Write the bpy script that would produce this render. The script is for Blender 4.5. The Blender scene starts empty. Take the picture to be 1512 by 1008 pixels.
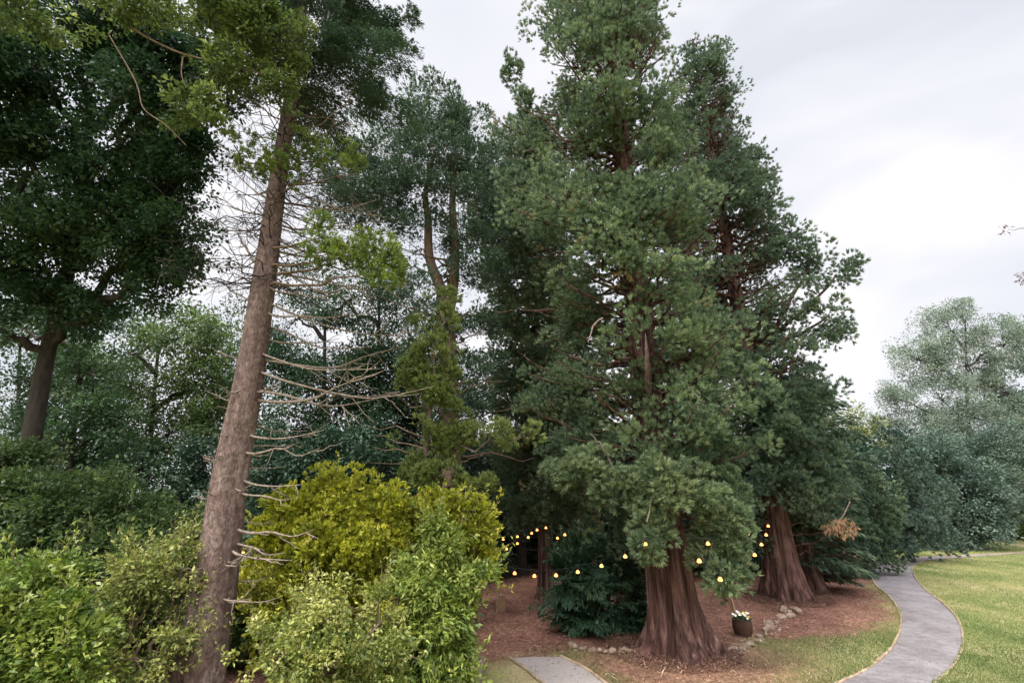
import bpy, bmesh, math, random
import numpy as np
from mathutils import Vector
PI = math.pi
random.seed(5)
rng = np.random.default_rng(11)
sc = bpy.context.scene
COL = sc.collection

# ------------------------------------------------------------------ camera, sky, sun, exposure
CAM_H, PITCH, FPX = 4.0, math.radians(18.6), 700.0      # eye at a first floor window, wide lens, tilted up
cam = bpy.data.cameras.new('camera')
co = bpy.data.objects.new('camera', cam); COL.objects.link(co)
co.location = (0, 0, CAM_H); co.rotation_euler = (PI/2 + PITCH, 0, 0)
cam.sensor_width = 36; cam.lens = 36*FPX/1512
cam.clip_start = 0.05; cam.clip_end = 2000
sc.camera = co
sc.view_settings.view_transform = 'Standard'; sc.view_settings.look = 'None'
sc.view_settings.exposure = 0.22; sc.view_settings.gamma = 1
sc.cycles.max_bounces = 6; sc.cycles.diffuse_bounces = 4; sc.cycles.glossy_bounces = 2
sc.cycles.transmission_bounces = 4; sc.cycles.transparent_max_bounces = 4
sc.cycles.use_denoising = True
sc.cycles.caustics_reflective = False; sc.cycles.caustics_refractive = False

SUN_EL, SUN_AZ = math.radians(58), math.radians(228)    # azimuth measured from +Y clockwise: behind the camera, a little left
w = bpy.data.worlds.new('World'); sc.world = w; w.use_nodes = True
nt = w.node_tree; nt.nodes.clear()
N = nt.nodes.new; LK = nt.links.new
out = N('ShaderNodeOutputWorld'); bg = N('ShaderNodeBackground'); LK(bg.outputs[0], out.inputs[0])
bg.inputs['Strength'].default_value = 0.1
sky = N('ShaderNodeTexSky'); sky.sky_type = 'NISHITA'; sky.sun_disc = False
sky.sun_elevation = SUN_EL; sky.sun_rotation = SUN_AZ
tc = N('ShaderNodeTexCoord'); mp = N('ShaderNodeMapping'); LK(tc.outputs['Generated'], mp.inputs[0])
mp.inputs['Scale'].default_value = (1.0, 1.0, 2.6); mp.inputs['Rotation'].default_value = (0.1, 0.25, 0.4)
no = N('ShaderNodeTexNoise'); LK(mp.outputs[0], no.inputs['Vector'])
no.inputs['Scale'].default_value = 1.7; no.inputs['Detail'].default_value = 3.5; no.inputs['Distortion'].default_value = 0.6
cr = N('ShaderNodeValToRGB'); LK(no.outputs['Fac'], cr.inputs[0])
e = cr.color_ramp.elements
e[0].position = 0.36; e[0].color = (7.0, 7.25, 7.9, 1)
e[1].position = 0.62; e[1].color = (9.5, 9.3, 9.6, 1)
x = cr.color_ramp.elements.new(0.50); x.color = (8.1, 8.2, 8.7, 1)
mx = N('ShaderNodeMix'); mx.data_type = 'RGBA'; mx.inputs['Factor'].default_value = 0.94
LK(sky.outputs[0], mx.inputs['A']); LK(cr.outputs[0], mx.inputs['B'])
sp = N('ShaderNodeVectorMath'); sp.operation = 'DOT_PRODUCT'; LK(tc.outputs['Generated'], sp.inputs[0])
sp.inputs[1].default_value = (-0.12, -0.38, 0.92)          # sky boosted overhead and behind, out of view, to brighten the foliage
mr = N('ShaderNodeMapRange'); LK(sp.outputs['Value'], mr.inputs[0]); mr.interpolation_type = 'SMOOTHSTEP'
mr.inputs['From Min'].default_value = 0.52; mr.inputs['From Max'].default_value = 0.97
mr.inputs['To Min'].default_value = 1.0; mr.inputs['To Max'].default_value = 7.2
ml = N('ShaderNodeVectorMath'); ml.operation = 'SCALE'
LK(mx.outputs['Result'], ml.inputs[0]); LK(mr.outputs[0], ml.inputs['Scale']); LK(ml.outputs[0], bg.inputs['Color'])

sl = bpy.data.lights.new('sun', 'SUN'); sl.energy = 3.7; sl.angle = math.radians(14); sl.color = (1.0, 0.95, 0.87)
so = bpy.data.objects.new('sun', sl); COL.objects.link(so)
sd = Vector((math.sin(SUN_AZ)*math.cos(SUN_EL), math.cos(SUN_AZ)*math.cos(SUN_EL), math.sin(SUN_EL)))
so.rotation_euler = sd.to_track_quat('Z', 'Y').to_euler(); so.location = (0, -20, 40)

# ------------------------------------------------------------------ helpers
cp, sn = math.cos(PITCH), math.sin(PITCH)
def ray(u, v):
    xx, yy = (u-756)/FPX, (504-v)/FPX
    return np.array([xx, cp-yy*sn, sn+yy*cp])
def P(u, v, Y):
    d = ray(u, v); t = Y/d[1]; return np.array([0, 0, CAM_H]) + d*t
def T(v, Y): return Y/ray(756, v)[1]                      # optical depth of a row on the plane y = Y
def G(u, v):
    d = ray(u, v); t = CAM_H/-d[2]; return np.array([0, 0, CAM_H]) + d*t
def U(a):
    return a/np.maximum(np.linalg.norm(a, axis=-1, keepdims=True), 1e-9)
def rnd(n): return U(rng.normal(size=(n, 3)))
def wave(p, s, seed):                                      # smooth pseudo noise, about -1..1
    r = np.random.default_rng(seed); o = np.zeros(len(p))
    for k in range(7):
        o += np.sin((p/s) @ (r.normal(size=3)*1.6) + r.uniform(0, 6.28) + 0.9*np.sin((p/s) @ r.normal(size=3)))
    return o/3.2

def mesh_obj(name, verts, faces, mat, parent=None, tint=None, smooth=False):
    verts = np.asarray(verts, dtype=np.float32); faces = np.asarray(faces, dtype=np.int32)
    me = bpy.data.meshes.new(name)
    n, k = faces.shape
    me.vertices.add(len(verts)); me.vertices.foreach_set('co', verts.ravel())
    me.loops.add(n*k); me.loops.foreach_set('vertex_index', faces.ravel())
    me.polygons.add(n); me.polygons.foreach_set('loop_start', np.arange(0, n*k, k, dtype=np.int32))
    if smooth: me.polygons.foreach_set('use_smooth', np.ones(n, dtype=bool))
    if tint is not None:
        a = me.attributes.new('tint', 'FLOAT', 'FACE'); a.data.foreach_set('value', np.asarray(tint, dtype=np.float32))
    me.update(calc_edges=True)
    me.materials.append(mat)
    o = bpy.data.objects.new(name, me); COL.objects.link(o)
    if parent: attach(o, parent)
    return o
def attach(o, parent):                                     # geometry is written in world space: keep it there
    o.parent = parent
    p, off = parent, Vector((0, 0, 0))
    while p is not None: off += p.location; p = p.parent
    o.matrix_parent_inverse.identity()
    o.data.transform(__import__('mathutils').Matrix.Translation(-off)) if o.data else None
def empty(name, loc, label, cat, group=None):
    o = bpy.data.objects.new(name, None); COL.objects.link(o); o.location = [float(a) for a in loc]
    o['label'] = label; o['category'] = cat
    if group: o['group'] = group
    return o
def tag(o, label, cat, group=None):
    o['label'] = label; o['category'] = cat
    if group: o['group'] = group
    return o

class Leaves:
    def __init__(s): s.b = []
    def add(s, p, d, n, L, W, t): s.b.append((p, U(d), n, L*np.ones(len(p)), W*np.ones(len(p)), t*np.ones(len(p))))
    def build(s, name, mat, parent, bend=0.18):
        p, d, n, L, W, t = [np.concatenate([b[i] for b in s.b]) for i in range(6)]
        keep = p[:, 2] > 0.04; p, d, n, L, W, t = p[keep], d[keep], n[keep], L[keep], W[keep], t[keep]
        side = U(np.cross(d, n)); nn = np.cross(side, d)
        L = L[:, None]; W = W[:, None]
        q = rng.uniform(0.38, 0.58, (len(p), 1))
        v = np.stack([p, p+d*L*q+side*W*0.5+nn*L*bend*0.5, p+d*L-nn*L*bend*0.6, p+d*L*q-side*W*0.5+nn*L*bend*0.5], 1).reshape(-1, 3)
        v[:, 2] = np.maximum(v[:, 2], 0.02)
        f = np.arange(len(v)).reshape(-1, 4)
        s.count = len(f)
        return mesh_obj(name, v, f, mat, parent, tint=np.clip(t, 0, 1))

def resample(pts, n):
    pts = np.asarray(pts, float)
    if len(pts) == 2: return pts[0]+(pts[1]-pts[0])*np.linspace(0, 1, n)[:, None]
    P0 = np.vstack([2*pts[0]-pts[1], pts, 2*pts[-1]-pts[-2]])
    s = np.linspace(0, len(pts)-1-1e-6, n); i = s.astype(int); t = (s-i)[:, None]
    a, b, c, d = P0[i], P0[i+1], P0[i+2], P0[i+3]
    return 0.5*((2*b)+(-a+c)*t+(2*a-5*b+4*c-d)*t*t+(-a+3*b-3*c+d)*t**3)
class Tubes:
    def __init__(s): s.v = []; s.f = []; s.n = 0
    def add(s, pts, radii, sides=6, mod=None):
        pts = np.asarray(pts, float); n = len(pts); r = np.asarray(radii, float)*np.ones(n)
        tan = U(np.gradient(pts, axis=0))
        ref = np.array([1.0, 0, 0]) if abs(tan[0, 0]) < 0.8 else np.array([0, 1.0, 0])
        a = U(ref-tan*(tan@ref)[:, None]); b = np.cross(tan, a)
        th = np.linspace(0, 2*PI, sides, endpoint=False)
        rr = r[:, None]*np.ones((1, sides))
        if mod is not None: rr = rr*mod(th, pts)
        v = pts[:, None, :]+rr[..., None]*(a[:, None, :]*np.cos(th)[None, :, None]+b[:, None, :]*np.sin(th)[None, :, None])
        i = np.arange(n-1)[:, None]*sides; j = np.arange(sides)[None, :]; k = (j+1) % sides
        f = np.stack([i+j, i+k, i+sides+k, i+sides+j], -1).reshape(-1, 4)+s.n
        s.v.append(v.reshape(-1, 3)); s.f.append(f); s.n += n*sides
    def build(s, name, mat, parent=None):
        v = np.concatenate(s.v)
        o = mesh_obj(name, v, np.concatenate(s.f), mat, parent, smooth=True); return o

# ------------------------------------------------------------------ materials
def newmat(name):
    m = bpy.data.materials.new(name); m.use_nodes = True; t = m.node_tree; t.nodes.clear()
    o = t.nodes.new('ShaderNodeOutputMaterial'); return m, t, o
def ramp(t, stops):
    r = t.nodes.new('ShaderNodeValToRGB'); el = r.color_ramp.elements
    el[0].position, el[0].color = stops[0][0], (*stops[0][1], 1)
    el[1].position, el[1].color = stops[-1][0], (*stops[-1][1], 1)
    for p, c in stops[1:-1]:
        q = el.new(p); q.color = (*c, 1)
    return r
def leafmat(name, stops, trans=0.3, rough=0.55, spec=0.35):
    m, t, o = newmat(name)
    a = t.nodes.new('ShaderNodeAttribute'); a.attribute_name = 'tint'
    r = ramp(t, stops); t.links.new(a.outputs['Fac'], r.inputs[0])
    b = t.nodes.new('ShaderNodeBsdfPrincipled'); t.links.new(r.outputs[0], b.inputs['Base Color'])
    b.inputs['Roughness'].default_value = rough; b.inputs['Specular IOR Level'].default_value = spec
    tr = t.nodes.new('ShaderNodeBsdfTranslucent'); hs = t.nodes.new('ShaderNodeHueSaturation')
    hs.inputs['Value'].default_value = 1.25; hs.inputs['Saturation'].default_value = 1.1
    t.links.new(r.outputs[0], hs.inputs['Color']); t.links.new(hs.outputs[0], tr.inputs['Color'])
    x = t.nodes.new('ShaderNodeMixShader'); x.inputs[0].default_value = trans
    t.links.new(b.outputs[0], x.inputs[1]); t.links.new(tr.outputs[0], x.inputs[2]); t.links.new(x.outputs[0], o.inputs[0])
    return m
def noisemat(name, stops, scale=(1, 1, 1), nscale=8, detail=6, rough=0.9, bump=0.4, dist=0.03, spec=0.2):
    m, t, o = newmat(name)
    c = t.nodes.new('ShaderNodeTexCoord'); mp = t.nodes.new('ShaderNodeMapping'); t.links.new(c.outputs['Object'], mp.inputs[0])
    mp.inputs['Scale'].default_value = scale
    n = t.nodes.new('ShaderNodeTexNoise'); n.inputs['Scale'].default_value = nscale; n.inputs['Detail'].default_value = detail
    n.inputs['Roughness'].default_value = 0.65
    t.links.new(mp.outputs[0], n.inputs['Vector'])
    r = ramp(t, stops); t.links.new(n.outputs['Fac'], r.inputs[0])
    b = t.nodes.new('ShaderNodeBsdfPrincipled'); t.links.new(r.outputs[0], b.inputs['Base Color'])
    b.inputs['Roughness'].default_value = rough; b.inputs['Specular IOR Level'].default_value = spec
    bp = t.nodes.new('ShaderNodeBump'); bp.inputs['Strength'].default_value = min(1, bump*1.15); bp.inputs['Distance'].default_value = dist
    t.links.new(n.outputs['Fac'], bp.inputs['Height']); t.links.new(bp.outputs[0], b.inputs['Normal'])
    t.links.new(b.outputs[0], o.inputs[0]); return m

M_SEQ = leafmat('sequoia_foliage', [(0, (.046, .078, .044)), (.45, (.105, .152, .078)), (.8, (.195, .25, .12)), (.92, (.26, .30, .15)), (1, (.30, .21, .10))])
M_SEQ2 = leafmat('dark_sequoia_foliage', [(0, (.050, .082, .055)), (.55, (.105, .155, .090)), (.92, (.19, .24, .12)), (1, (.26, .17, .08))])
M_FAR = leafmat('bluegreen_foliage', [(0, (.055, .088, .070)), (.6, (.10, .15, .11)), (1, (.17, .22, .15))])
M_JUN = leafmat('juniper_foliage', [(0, (.07, .10, .03)), (.5, (.14, .18, .05)), (1, (.25, .28, .08))], trans=.3)
M_YEW = leafmat('yew_foliage', [(0, (.022, .050, .030)), (.6, (.042, .088, .045)), (1, (.08, .14, .06))], trans=.2)
M_CEDAR = leafmat('cedar_foliage', [(0, (.035, .065, .042)), (.6, (.070, .115, .062)), (1, (.12, .17, .075))], trans=.2)
M_BRIGHT = leafmat('sunlit_needles', [(0, (.07, .11, .025)), (.6, (.14, .19, .038)), (1, (.23, .27, .06))], trans=.35)  # brighter than the crown needles: sun on a few pads put into the colour
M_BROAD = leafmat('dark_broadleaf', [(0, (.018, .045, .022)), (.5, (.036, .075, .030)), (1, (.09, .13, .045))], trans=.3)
M_BROADL = leafmat('lit_broadleaf', [(0, (.045, .078, .025)), (.5, (.10, .135, .038)), (.85, (.17, .20, .06)), (1, (.28, .30, .09))], trans=.4)  # brighter copy of the oak leaf colour, painting its front sprays as lit
M_MID = leafmat('mid_broadleaf', [(0, (.05, .085, .030)), (.5, (.095, .14, .045)), (1, (.20, .25, .08))], trans=.35)
M_GOLD = leafmat('golden_foliage', [(0, (.11, .14, .02)), (.4, (.29, .31, .035)), (.8, (.50, .48, .06)), (1, (.60, .54, .10))], trans=.3)
M_GREEN = leafmat('laurel_foliage', [(0, (.07, .12, .025)), (.5, (.165, .22, .042)), (1, (.40, .43, .11))], trans=.35, rough=.4)
M_PALE = leafmat('pale_foliage', [(0, (.085, .125, .025)), (.5, (.18, .21, .05)), (.8, (.34, .35, .09)), (1, (.52, .50, .20))], trans=.35, rough=.45)
M_OLIVE = leafmat('olive_foliage', [(0, (.085, .11, .03)), (.5, (.19, .225, .055)), (1, (.42, .41, .13))], trans=.35)
M_SAGE = leafmat('hazy_sage_foliage', [(0, (.11, .15, .12)), (.6, (.19, .235, .175)), (1, (.29, .32, .24))], trans=.35)  # paled and greyed so the leaf colour stands in for haze
M_YTREE = leafmat('yellowing_foliage', [(0, (.10, .13, .05)), (.6, (.19, .21, .08)), (1, (.32, .30, .12))], trans=.4)
M_RED = leafmat('purple_foliage', [(0, (.08, .04, .055)), (.6, (.15, .08, .09)), (1, (.22, .15, .12))], trans=.4)
M_BROWN = leafmat('dead_foliage', [(0, (.16, .09, .04)), (.6, (.30, .17, .08)), (1, (.42, .28, .14))], trans=.3)
B_SEQ = noisemat('sequoia_bark', [(.30, (.035, .018, .014)), (.5, (.12, .062, .046)), (.68, (.20, .13, .10)), (.8, (.36, .30, .27))], (1.3, 1.3, .12), 9, 8, bump=1.0, dist=.10)
B_PINE = noisemat('pale_conifer_bark', [(.28, (.050, .040, .037)), (.45, (.130, .100, .089)), (.6, (.185, .145, .130)), (.78, (.32, .27, .25))], (1, 1, .42), 30, 14, bump=.9, dist=.04)
B_DARK = noisemat('dark_bark', [(.3, (.018, .014, .012)), (.7, (.055, .043, .035))], (1, 1, .3), 10, 6, bump=.7)
B_TWIG = noisemat('dead_twig_bark', [(.3, (.09, .065, .05)), (.7, (.30, .235, .19))], (1, 1, 1), 14, 4, bump=.3)
B_BROWN = noisemat('brown_bark', [(.3, (.075, .048, .034)), (.7, (.22, .15, .10))], (1, 1, .3), 10, 6, bump=.7)
def vary(m, *layers):
    t = m.node_tree; b = [n for n in t.nodes if n.type == 'BSDF_PRINCIPLED'][0]; src = b.inputs['Base Color'].links[0].from_socket
    c = [n for n in t.nodes if n.type == 'TEX_COORD'][0]
    for sc_, zs, lo, hi, p0, p1 in layers:
        mp_ = t.nodes.new('ShaderNodeMapping'); mp_.inputs['Scale'].default_value = (1, 1, zs); t.links.new(c.outputs['Object'], mp_.inputs[0])
        n = t.nodes.new('ShaderNodeTexNoise'); n.inputs['Scale'].default_value = sc_; n.inputs['Detail'].default_value = 6; t.links.new(mp_.outputs[0], n.inputs['Vector'])
        r = ramp(t, [(p0, lo), (p1, hi)]); t.links.new(n.outputs['Fac'], r.inputs[0])
        x = t.nodes.new('ShaderNodeMix'); x.data_type = 'RGBA'; x.blend_type = 'MULTIPLY'; x.inputs['Factor'].default_value = 1
        t.links.new(src, x.inputs['A']); t.links.new(r.outputs[0], x.inputs['B']); src = x.outputs['Result']
    t.links.new(src, b.inputs['Base Color'])
vary(B_SEQ, (5.5, .06, (.45, .40, .38), (1.35, 1.35, 1.4), .38, .62), (1.6, .6, (.75, .72, .70), (1.25, 1.28, 1.32), .4, .65))
vary(B_PINE, (3.5, .15, (.68, .62, .60), (1.15, 1.12, 1.1), .38, .6), (1.3, .8, (.80, .70, .68), (1.2, 1.15, 1.12), .4, .62), (9, .8, (.78, .75, .74), (1.2, 1.2, 1.2), .4, .6))
M_STONE = noisemat('stone', [(.3, (.12, .08, .055)), (.55, (.28, .20, .145)), (.75, (.45, .36, .27))], (1, 1, 1), 9, 8, bump=.6)
M_WOOD = noisemat('timber', [(.3, (.20, .12, .065)), (.7, (.42, .28, .16))], (4, 4, .6), 8, 6, bump=.4)
_mp = None
M_EDGE = noisemat('timber_edging', [(.25, (.13, .09, .06)), (.5, (.30, .22, .14)), (.75, (.46, .36, .25))], (1, 1, 1), 2.5, 8, bump=.3)
def pathmat():
    m = noisemat('gravel_path', [(.25, (.10, .094, .096)), (.5, (.165, .154, .156)), (.75, (.26, .24, .24))], (1, 1, 1), 26, 12, bump=.5, dist=.02)
    t = m.node_tree; b = [n for n in t.nodes if n.type == 'BSDF_PRINCIPLED'][0]; src = b.inputs['Base Color'].links[0].from_socket
    c = [n for n in t.nodes if n.type == 'TEX_COORD'][0]
    for sc_, lo, hi, p0, p1 in ((.9, (.80, .77, .75), (1.12, 1.10, 1.10), .35, .65), (4.5, (.84, .82, .80), (1.08, 1.07, 1.07), .35, .6)):
        n = t.nodes.new('ShaderNodeTexNoise'); n.inputs['Scale'].default_value = sc_; n.inputs['Detail'].default_value = 5; t.links.new(c.outputs['Object'], n.inputs['Vector'])
        r = ramp(t, [(p0, lo), (p1, hi)]); t.links.new(n.outputs['Fac'], r.inputs[0])
        x = t.nodes.new('ShaderNodeMix'); x.data_type = 'RGBA'; x.blend_type = 'MULTIPLY'; x.inputs['Factor'].default_value = 1
        t.links.new(src, x.inputs['A']); t.links.new(r.outputs[0], x.inputs['B']); src = x.outputs['Result']
    t.links.new(src, b.inputs['Base Color']); return m
M_PATH = pathmat()
M_BASKET = noisemat('wicker', [(.35, (.035, .018, .012)), (.7, (.13, .07, .045))], (1, 1, 5), 20, 3, bump=.8, dist=.02)
M_BLACK = noisemat('cable_rubber', [(.3, (.01, .01, .01)), (.7, (.02, .02, .02))], bump=.1, rough=.5)
def emit(name, col, s):
    m, t, o = newmat(name); e_ = t.nodes.new('ShaderNodeEmission'); e_.inputs[0].default_value = (*col, 1); e_.inputs[1].default_value = s
    t.links.new(e_.outputs[0], o.inputs[0]); return m
M_BULB = emit('lit_bulb', (1.0, .38, .10), 4.2)

# ------------------------------------------------------------------ ground
PATH_L = [(1180,1040),(1240,1008),(1285,985),(1318,955),(1330,925),(1328,902),(1312,880),(1294,865),(1287,850),(1292,836),(1310,828),(1345,823),(1400,821),(1460,818),(1530,814),(1640,808)]
PATH_R = [(1355,1040),(1385,1008),(1408,985),(1422,955),(1421,930),(1410,908),(1388,887),(1366,870),(1352,853),(1349,838),(1362,830),(1385,826),(1420,823.5),(1470,820),(1530,816),(1640,810)]
LP_L = [(868,1050),(800,1008),(778,990),(752,972)]
LP_R = [(950,1050),(892,1008),(862,986),(828,970)]
MULCH = [[(640,1000),(690,985),(752,974),(828,971),(850,962),(880,966),(940,968),(1075,968),(1110,962),(1140,948),(1200,948),(1270,938),(1318,915),(1322,895),(1300,868),(1286,845),(1300,825),(1250,812),(1200,776),(900,772),(500,772),(100,790),(0,900),(200,1030),(450,1060)]]
def poly_dist(x, y, poly):                                 # signed distance, positive inside
    n = len(poly); d = np.full(x.shape, 1e9); ins = np.zeros(x.shape, bool)
    for i in range(n):
        ax, ay = poly[i]; bx, by = poly[(i+1) % n]
        ex, ey = bx-ax, by-ay; L2 = ex*ex+ey*ey
        t = np.clip(((x-ax)*ex+(y-ay)*ey)/L2, 0, 1)
        d = np.minimum(d, np.hypot(x-ax-ex*t, y-ay-ey*t))
        c = ((ay > y) != (by > y)) & (x < ex*(y-ay)/(ey if abs(ey) > 1e-9 else 1e-9)+ax)
        ins ^= c
    return np.where(ins, d, -d)
mul = [tuple(G(*q)[:2]) for q in MULCH[0]]
base_c = G(1000, 972)[:2]
def mulch_at(x, y):
    p = np.stack([x, y, 0*x], -1)
    n = wave(p, .9, 3)*.35+wave(p, .28, 4)*.18
    m = 1/(1+np.exp(-(poly_dist(x, y, mul)+n)*3.2))
    bare = np.exp(-((np.hypot((x-base_c[0]), (y-base_c[1]+.4)*1.1)/3.7)**3))   # worn soil round the roots
    return np.clip(np.maximum(m, bare*(.85+.3*n)), 0, 1)
xs = np.concatenate([[-600, -300, -150, -80, -50], np.arange(-30, 45, .22), [50, 60, 80, 120, 200, 350, 700]])
ys = np.concatenate([[-200, -80, -30, -10, 0, 4], np.arange(7, 45, .22), np.arange(45, 100, 3), [120, 160, 240, 400, 800, 1500]])
gx, gy = np.meshgrid(xs, ys); gz = np.zeros_like(gx)
nx, ny = len(xs), len(ys)
i = np.arange(ny-1)[:, None]*nx; j = np.arange(nx-1)[None, :]
gf = np.stack([i+j, i+j+1, i+nx+j+1, i+nx+j], -1).reshape(-1, 4)
m, t, o = newmat('lawn_and_soil')
tc_ = t.nodes.new('ShaderNodeTexCoord')
def tn(scale, detail=6, sx=1, sy=1, rot=0):
    mp_ = t.nodes.new('ShaderNodeMapping'); t.links.new(tc_.outputs['Object'], mp_.inputs[0]); mp_.inputs['Scale'].default_value = (sx, sy, 1)
    mp_.inputs['Rotation'].default_value = (0, 0, rot)
    n_ = t.nodes.new('ShaderNodeTexNoise'); n_.inputs['Scale'].default_value = scale; n_.inputs['Detail'].default_value = detail
    t.links.new(mp_.outputs[0], n_.inputs['Vector']); return n_
n1 = tn(.45, 7, 1, .45, .5); r1 = ramp(t, [(.30, (.10, .125, .04)), (.44, (.165, .18, .065)), (.54, (.25, .225, .10)), (.68, (.34, .28, .16))])
t.links.new(n1.outputs['Fac'], r1.inputs[0])
n2 = tn(14, 8); r2 = ramp(t, [(.3, (.55, .6, .55)), (.7, (1.25, 1.25, 1.2))]); t.links.new(n2.outputs['Fac'], r2.inputs[0])
mg = t.nodes.new('ShaderNodeMix'); mg.data_type = 'RGBA'; mg.blend_type = 'MULTIPLY'; mg.inputs['Factor'].default_value = 1
t.links.new(r1.outputs[0], mg.inputs['A']); t.links.new(r2.outputs[0], mg.inputs['B'])
n3 = tn(7, 10); r3 = ramp(t, [(.25, (.085, .040, .029)), (.5, (.205, .100, .072)), (.75, (.36, .21, .15))]); t.links.new(n3.outputs['Fac'], r3.inputs[0])
at = t.nodes.new('ShaderNodeAttribute'); at.attribute_name = 'mulch'
mm = t.nodes.new('ShaderNodeMix'); mm.data_type = 'RGBA'; t.links.new(at.outputs['Fac'], mm.inputs['Factor'])
n4 = tn(.8, 6); r4 = ramp(t, [(.35, (.62, .60, .58)), (.65, (1.2, 1.18, 1.15))]); t.links.new(n4.outputs['Fac'], r4.inputs[0])
m4 = t.nodes.new('ShaderNodeMix'); m4.data_type = 'RGBA'; m4.blend_type = 'MULTIPLY'; m4.inputs['Factor'].default_value = 1
t.links.new(r3.outputs[0], m4.inputs['A']); t.links.new(r4.outputs[0], m4.inputs['B'])
t.links.new(mg.outputs['Result'], mm.inputs['A']); t.links.new(m4.outputs['Result'], mm.inputs['B'])
b_ = t.nodes.new('ShaderNodeBsdfPrincipled'); b_.inputs['Roughness'].default_value = .95; b_.inputs['Specular IOR Level'].default_value = .1
t.links.new(mm.outputs['Result'], b_.inputs['Base Color'])
bp_ = t.nodes.new('ShaderNodeBump'); bp_.inputs['Strength'].default_value = .8; bp_.inputs['Distance'].default_value = .05
t.links.new(n3.outputs['Fac'], bp_.inputs['Height']); t.links.new(bp_.outputs[0], b_.inputs['Normal'])
t.links.new(b_.outputs[0], o.inputs[0]); M_GROUND = m
gr = mesh_obj('ground', np.stack([gx, gy, gz], -1).reshape(-1, 3), gf, M_GROUND, smooth=True); gr['kind'] = 'structure'
a = gr.data.attributes.new('mulch', 'FLOAT', 'POINT'); a.data.foreach_set('value', mulch_at(gx.ravel(), gy.ravel()).astype(np.float32))

def path(name, Lp, Rp, n, mat, wob=.03):
    A = resample([G(*q) for q in Lp], n); B = resample([G(*q) for q in Rp], n)
    k = 7; v = []
    for q in range(k):
        c = A+(B-A)*q/(k-1); c[:, 2] = .012+.02*math.sin(PI*q/(k-1)); v.append(c)
    v = np.stack(v, 1).reshape(-1, 3)
    i = np.arange(n-1)[:, None]*k; j = np.arange(k-1)[None, :]
    f = np.stack([i+j, i+j+1, i+k+j+1, i+k+j], -1).reshape(-1, 4)
    o = mesh_obj(name, v, f, mat, smooth=True); o['kind'] = 'structure'; return A, B
def edging(A, label, nm='path_edging'):
    # a thin timber board on edge, following one side of the path, with a slight waver
    n = len(A); tg = U(np.gradient(A, axis=0)); sd_ = np.stack([-tg[:, 1], tg[:, 0], 0*tg[:, 0]], -1)
    h = .055+.012*wave(A, .8, 9)
    w_ = .028
    ring = np.stack([A-sd_*w_, A+sd_*w_, A+sd_*w_, A-sd_*w_], 1); ring[:, 0:2, 2] = -.02; ring[:, 2:4, 2] = h[:, None]
    v = ring.reshape(-1, 3); i = np.arange(n-1)[:, None]*4; j = np.arange(4)[None, :]; k = (j+1) % 4
    f = np.stack([i+j, i+k, i+4+k, i+4+j], -1).reshape(-1, 4)
    tag(mesh_obj(nm, v, f, M_EDGE), label, 'path edging')
A1, B1 = path('path', PATH_L, PATH_R, 160, M_PATH)
edging(A1, 'thin timber edging board on the mulch bed side of the winding grey path')
edging(B1, 'thin timber edging board on the open lawn side of the winding grey path')
M_BEIGE = noisemat('beige_gravel', [(.25, (.19, .165, .15)), (.5, (.27, .235, .215)), (.75, (.36, .32, .29))], (1, 1, 1), 24, 12, bump=.5, dist=.02)
A2, B2 = path('footpath', LP_L, LP_R, 30, M_BEIGE)
edging(A2, 'thin timber edging along the log side of the short path into the grove')
edging(B2, 'thin timber edging along the sequoia side of the short path into the grove')
pathpoly = [tuple(q[:2]) for q in A1]+[tuple(q[:2]) for q in B1[::-1]]
path2poly = [tuple(q[:2]) for q in A2]+[tuple(q[:2]) for q in B2[::-1]]

# grass blades and forest litter
def scatter(n, xr, yr, power=1.0):
    x_ = rng.uniform(*xr, n); y_ = yr[0]+(yr[1]-yr[0])*rng.uniform(0, 1, n)**power
    k = np.abs(x_) < (y_*1.15+1); return x_[k], y_[k]
M_GRASS = leafmat('grass_blades', [(0, (.09, .13, .038)), (.45, (.165, .20, .066)), (.75, (.28, .27, .115)), (1, (.46, .39, .22))], trans=.3)
x_, y_ = scatter(900000, (1, 46), (12.2, 52), 1.9)
k = (mulch_at(x_, y_) < rng.uniform(.25, .75, len(x_))) & (poly_dist(x_, y_, pathpoly) < .02+.03*np.sin(x_*5)*np.sin(y_*3.3)) & (poly_dist(x_, y_, path2poly) < .0)
x_, y_ = x_[k], y_[k]
p = np.stack([x_, y_, 0*x_+.041], -1)
d = rnd(len(p))*.8; d[:, 2] = np.abs(d[:, 2])+.7
gl = Leaves(); patch = wave(p*[1, .6, 1], 1.9, 21)*.30+wave(p, .5, 22)*.14
gl.add(p, d, rnd(len(p)), rng.uniform(.03, .075, len(p)), rng.uniform(.010, .02, len(p)), .42+patch+rng.normal(0, .12, len(p)))
gl.build('grass', M_GRASS, None)['kind'] = 'stuff'
M_LITTER = leafmat('needle_litter', [(0, (.07, .035, .025)), (.6, (.24, .13, .09)), (1, (.50, .36, .24))], trans=.1)
x_, y_ = scatter(260000, (-14, 26), (11, 40), 1.5)
k = (mulch_at(x_, y_) > rng.uniform(.2, .8, len(x_))) & (poly_dist(x_, y_, pathpoly) < -.03) & (poly_dist(x_, y_, path2poly) < 0)
x_, y_ = x_[k], y_[k]; p = np.stack([x_, y_, 0*x_+.041], -1)
d = rnd(len(p)); d[:, 2] = np.abs(d[:, 2])*.25; nrm = rnd(len(p))*.4+[0, 0, 1]
TB_E = P(276, 1100, 10.0)
gl = Leaves(); gl.add(p, d, nrm, rng.uniform(.03, .09, len(p)), rng.uniform(.008, .03, len(p)), rng.uniform(0, .75, len(p))+wave(p, 1.1, 8)*.15)
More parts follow.
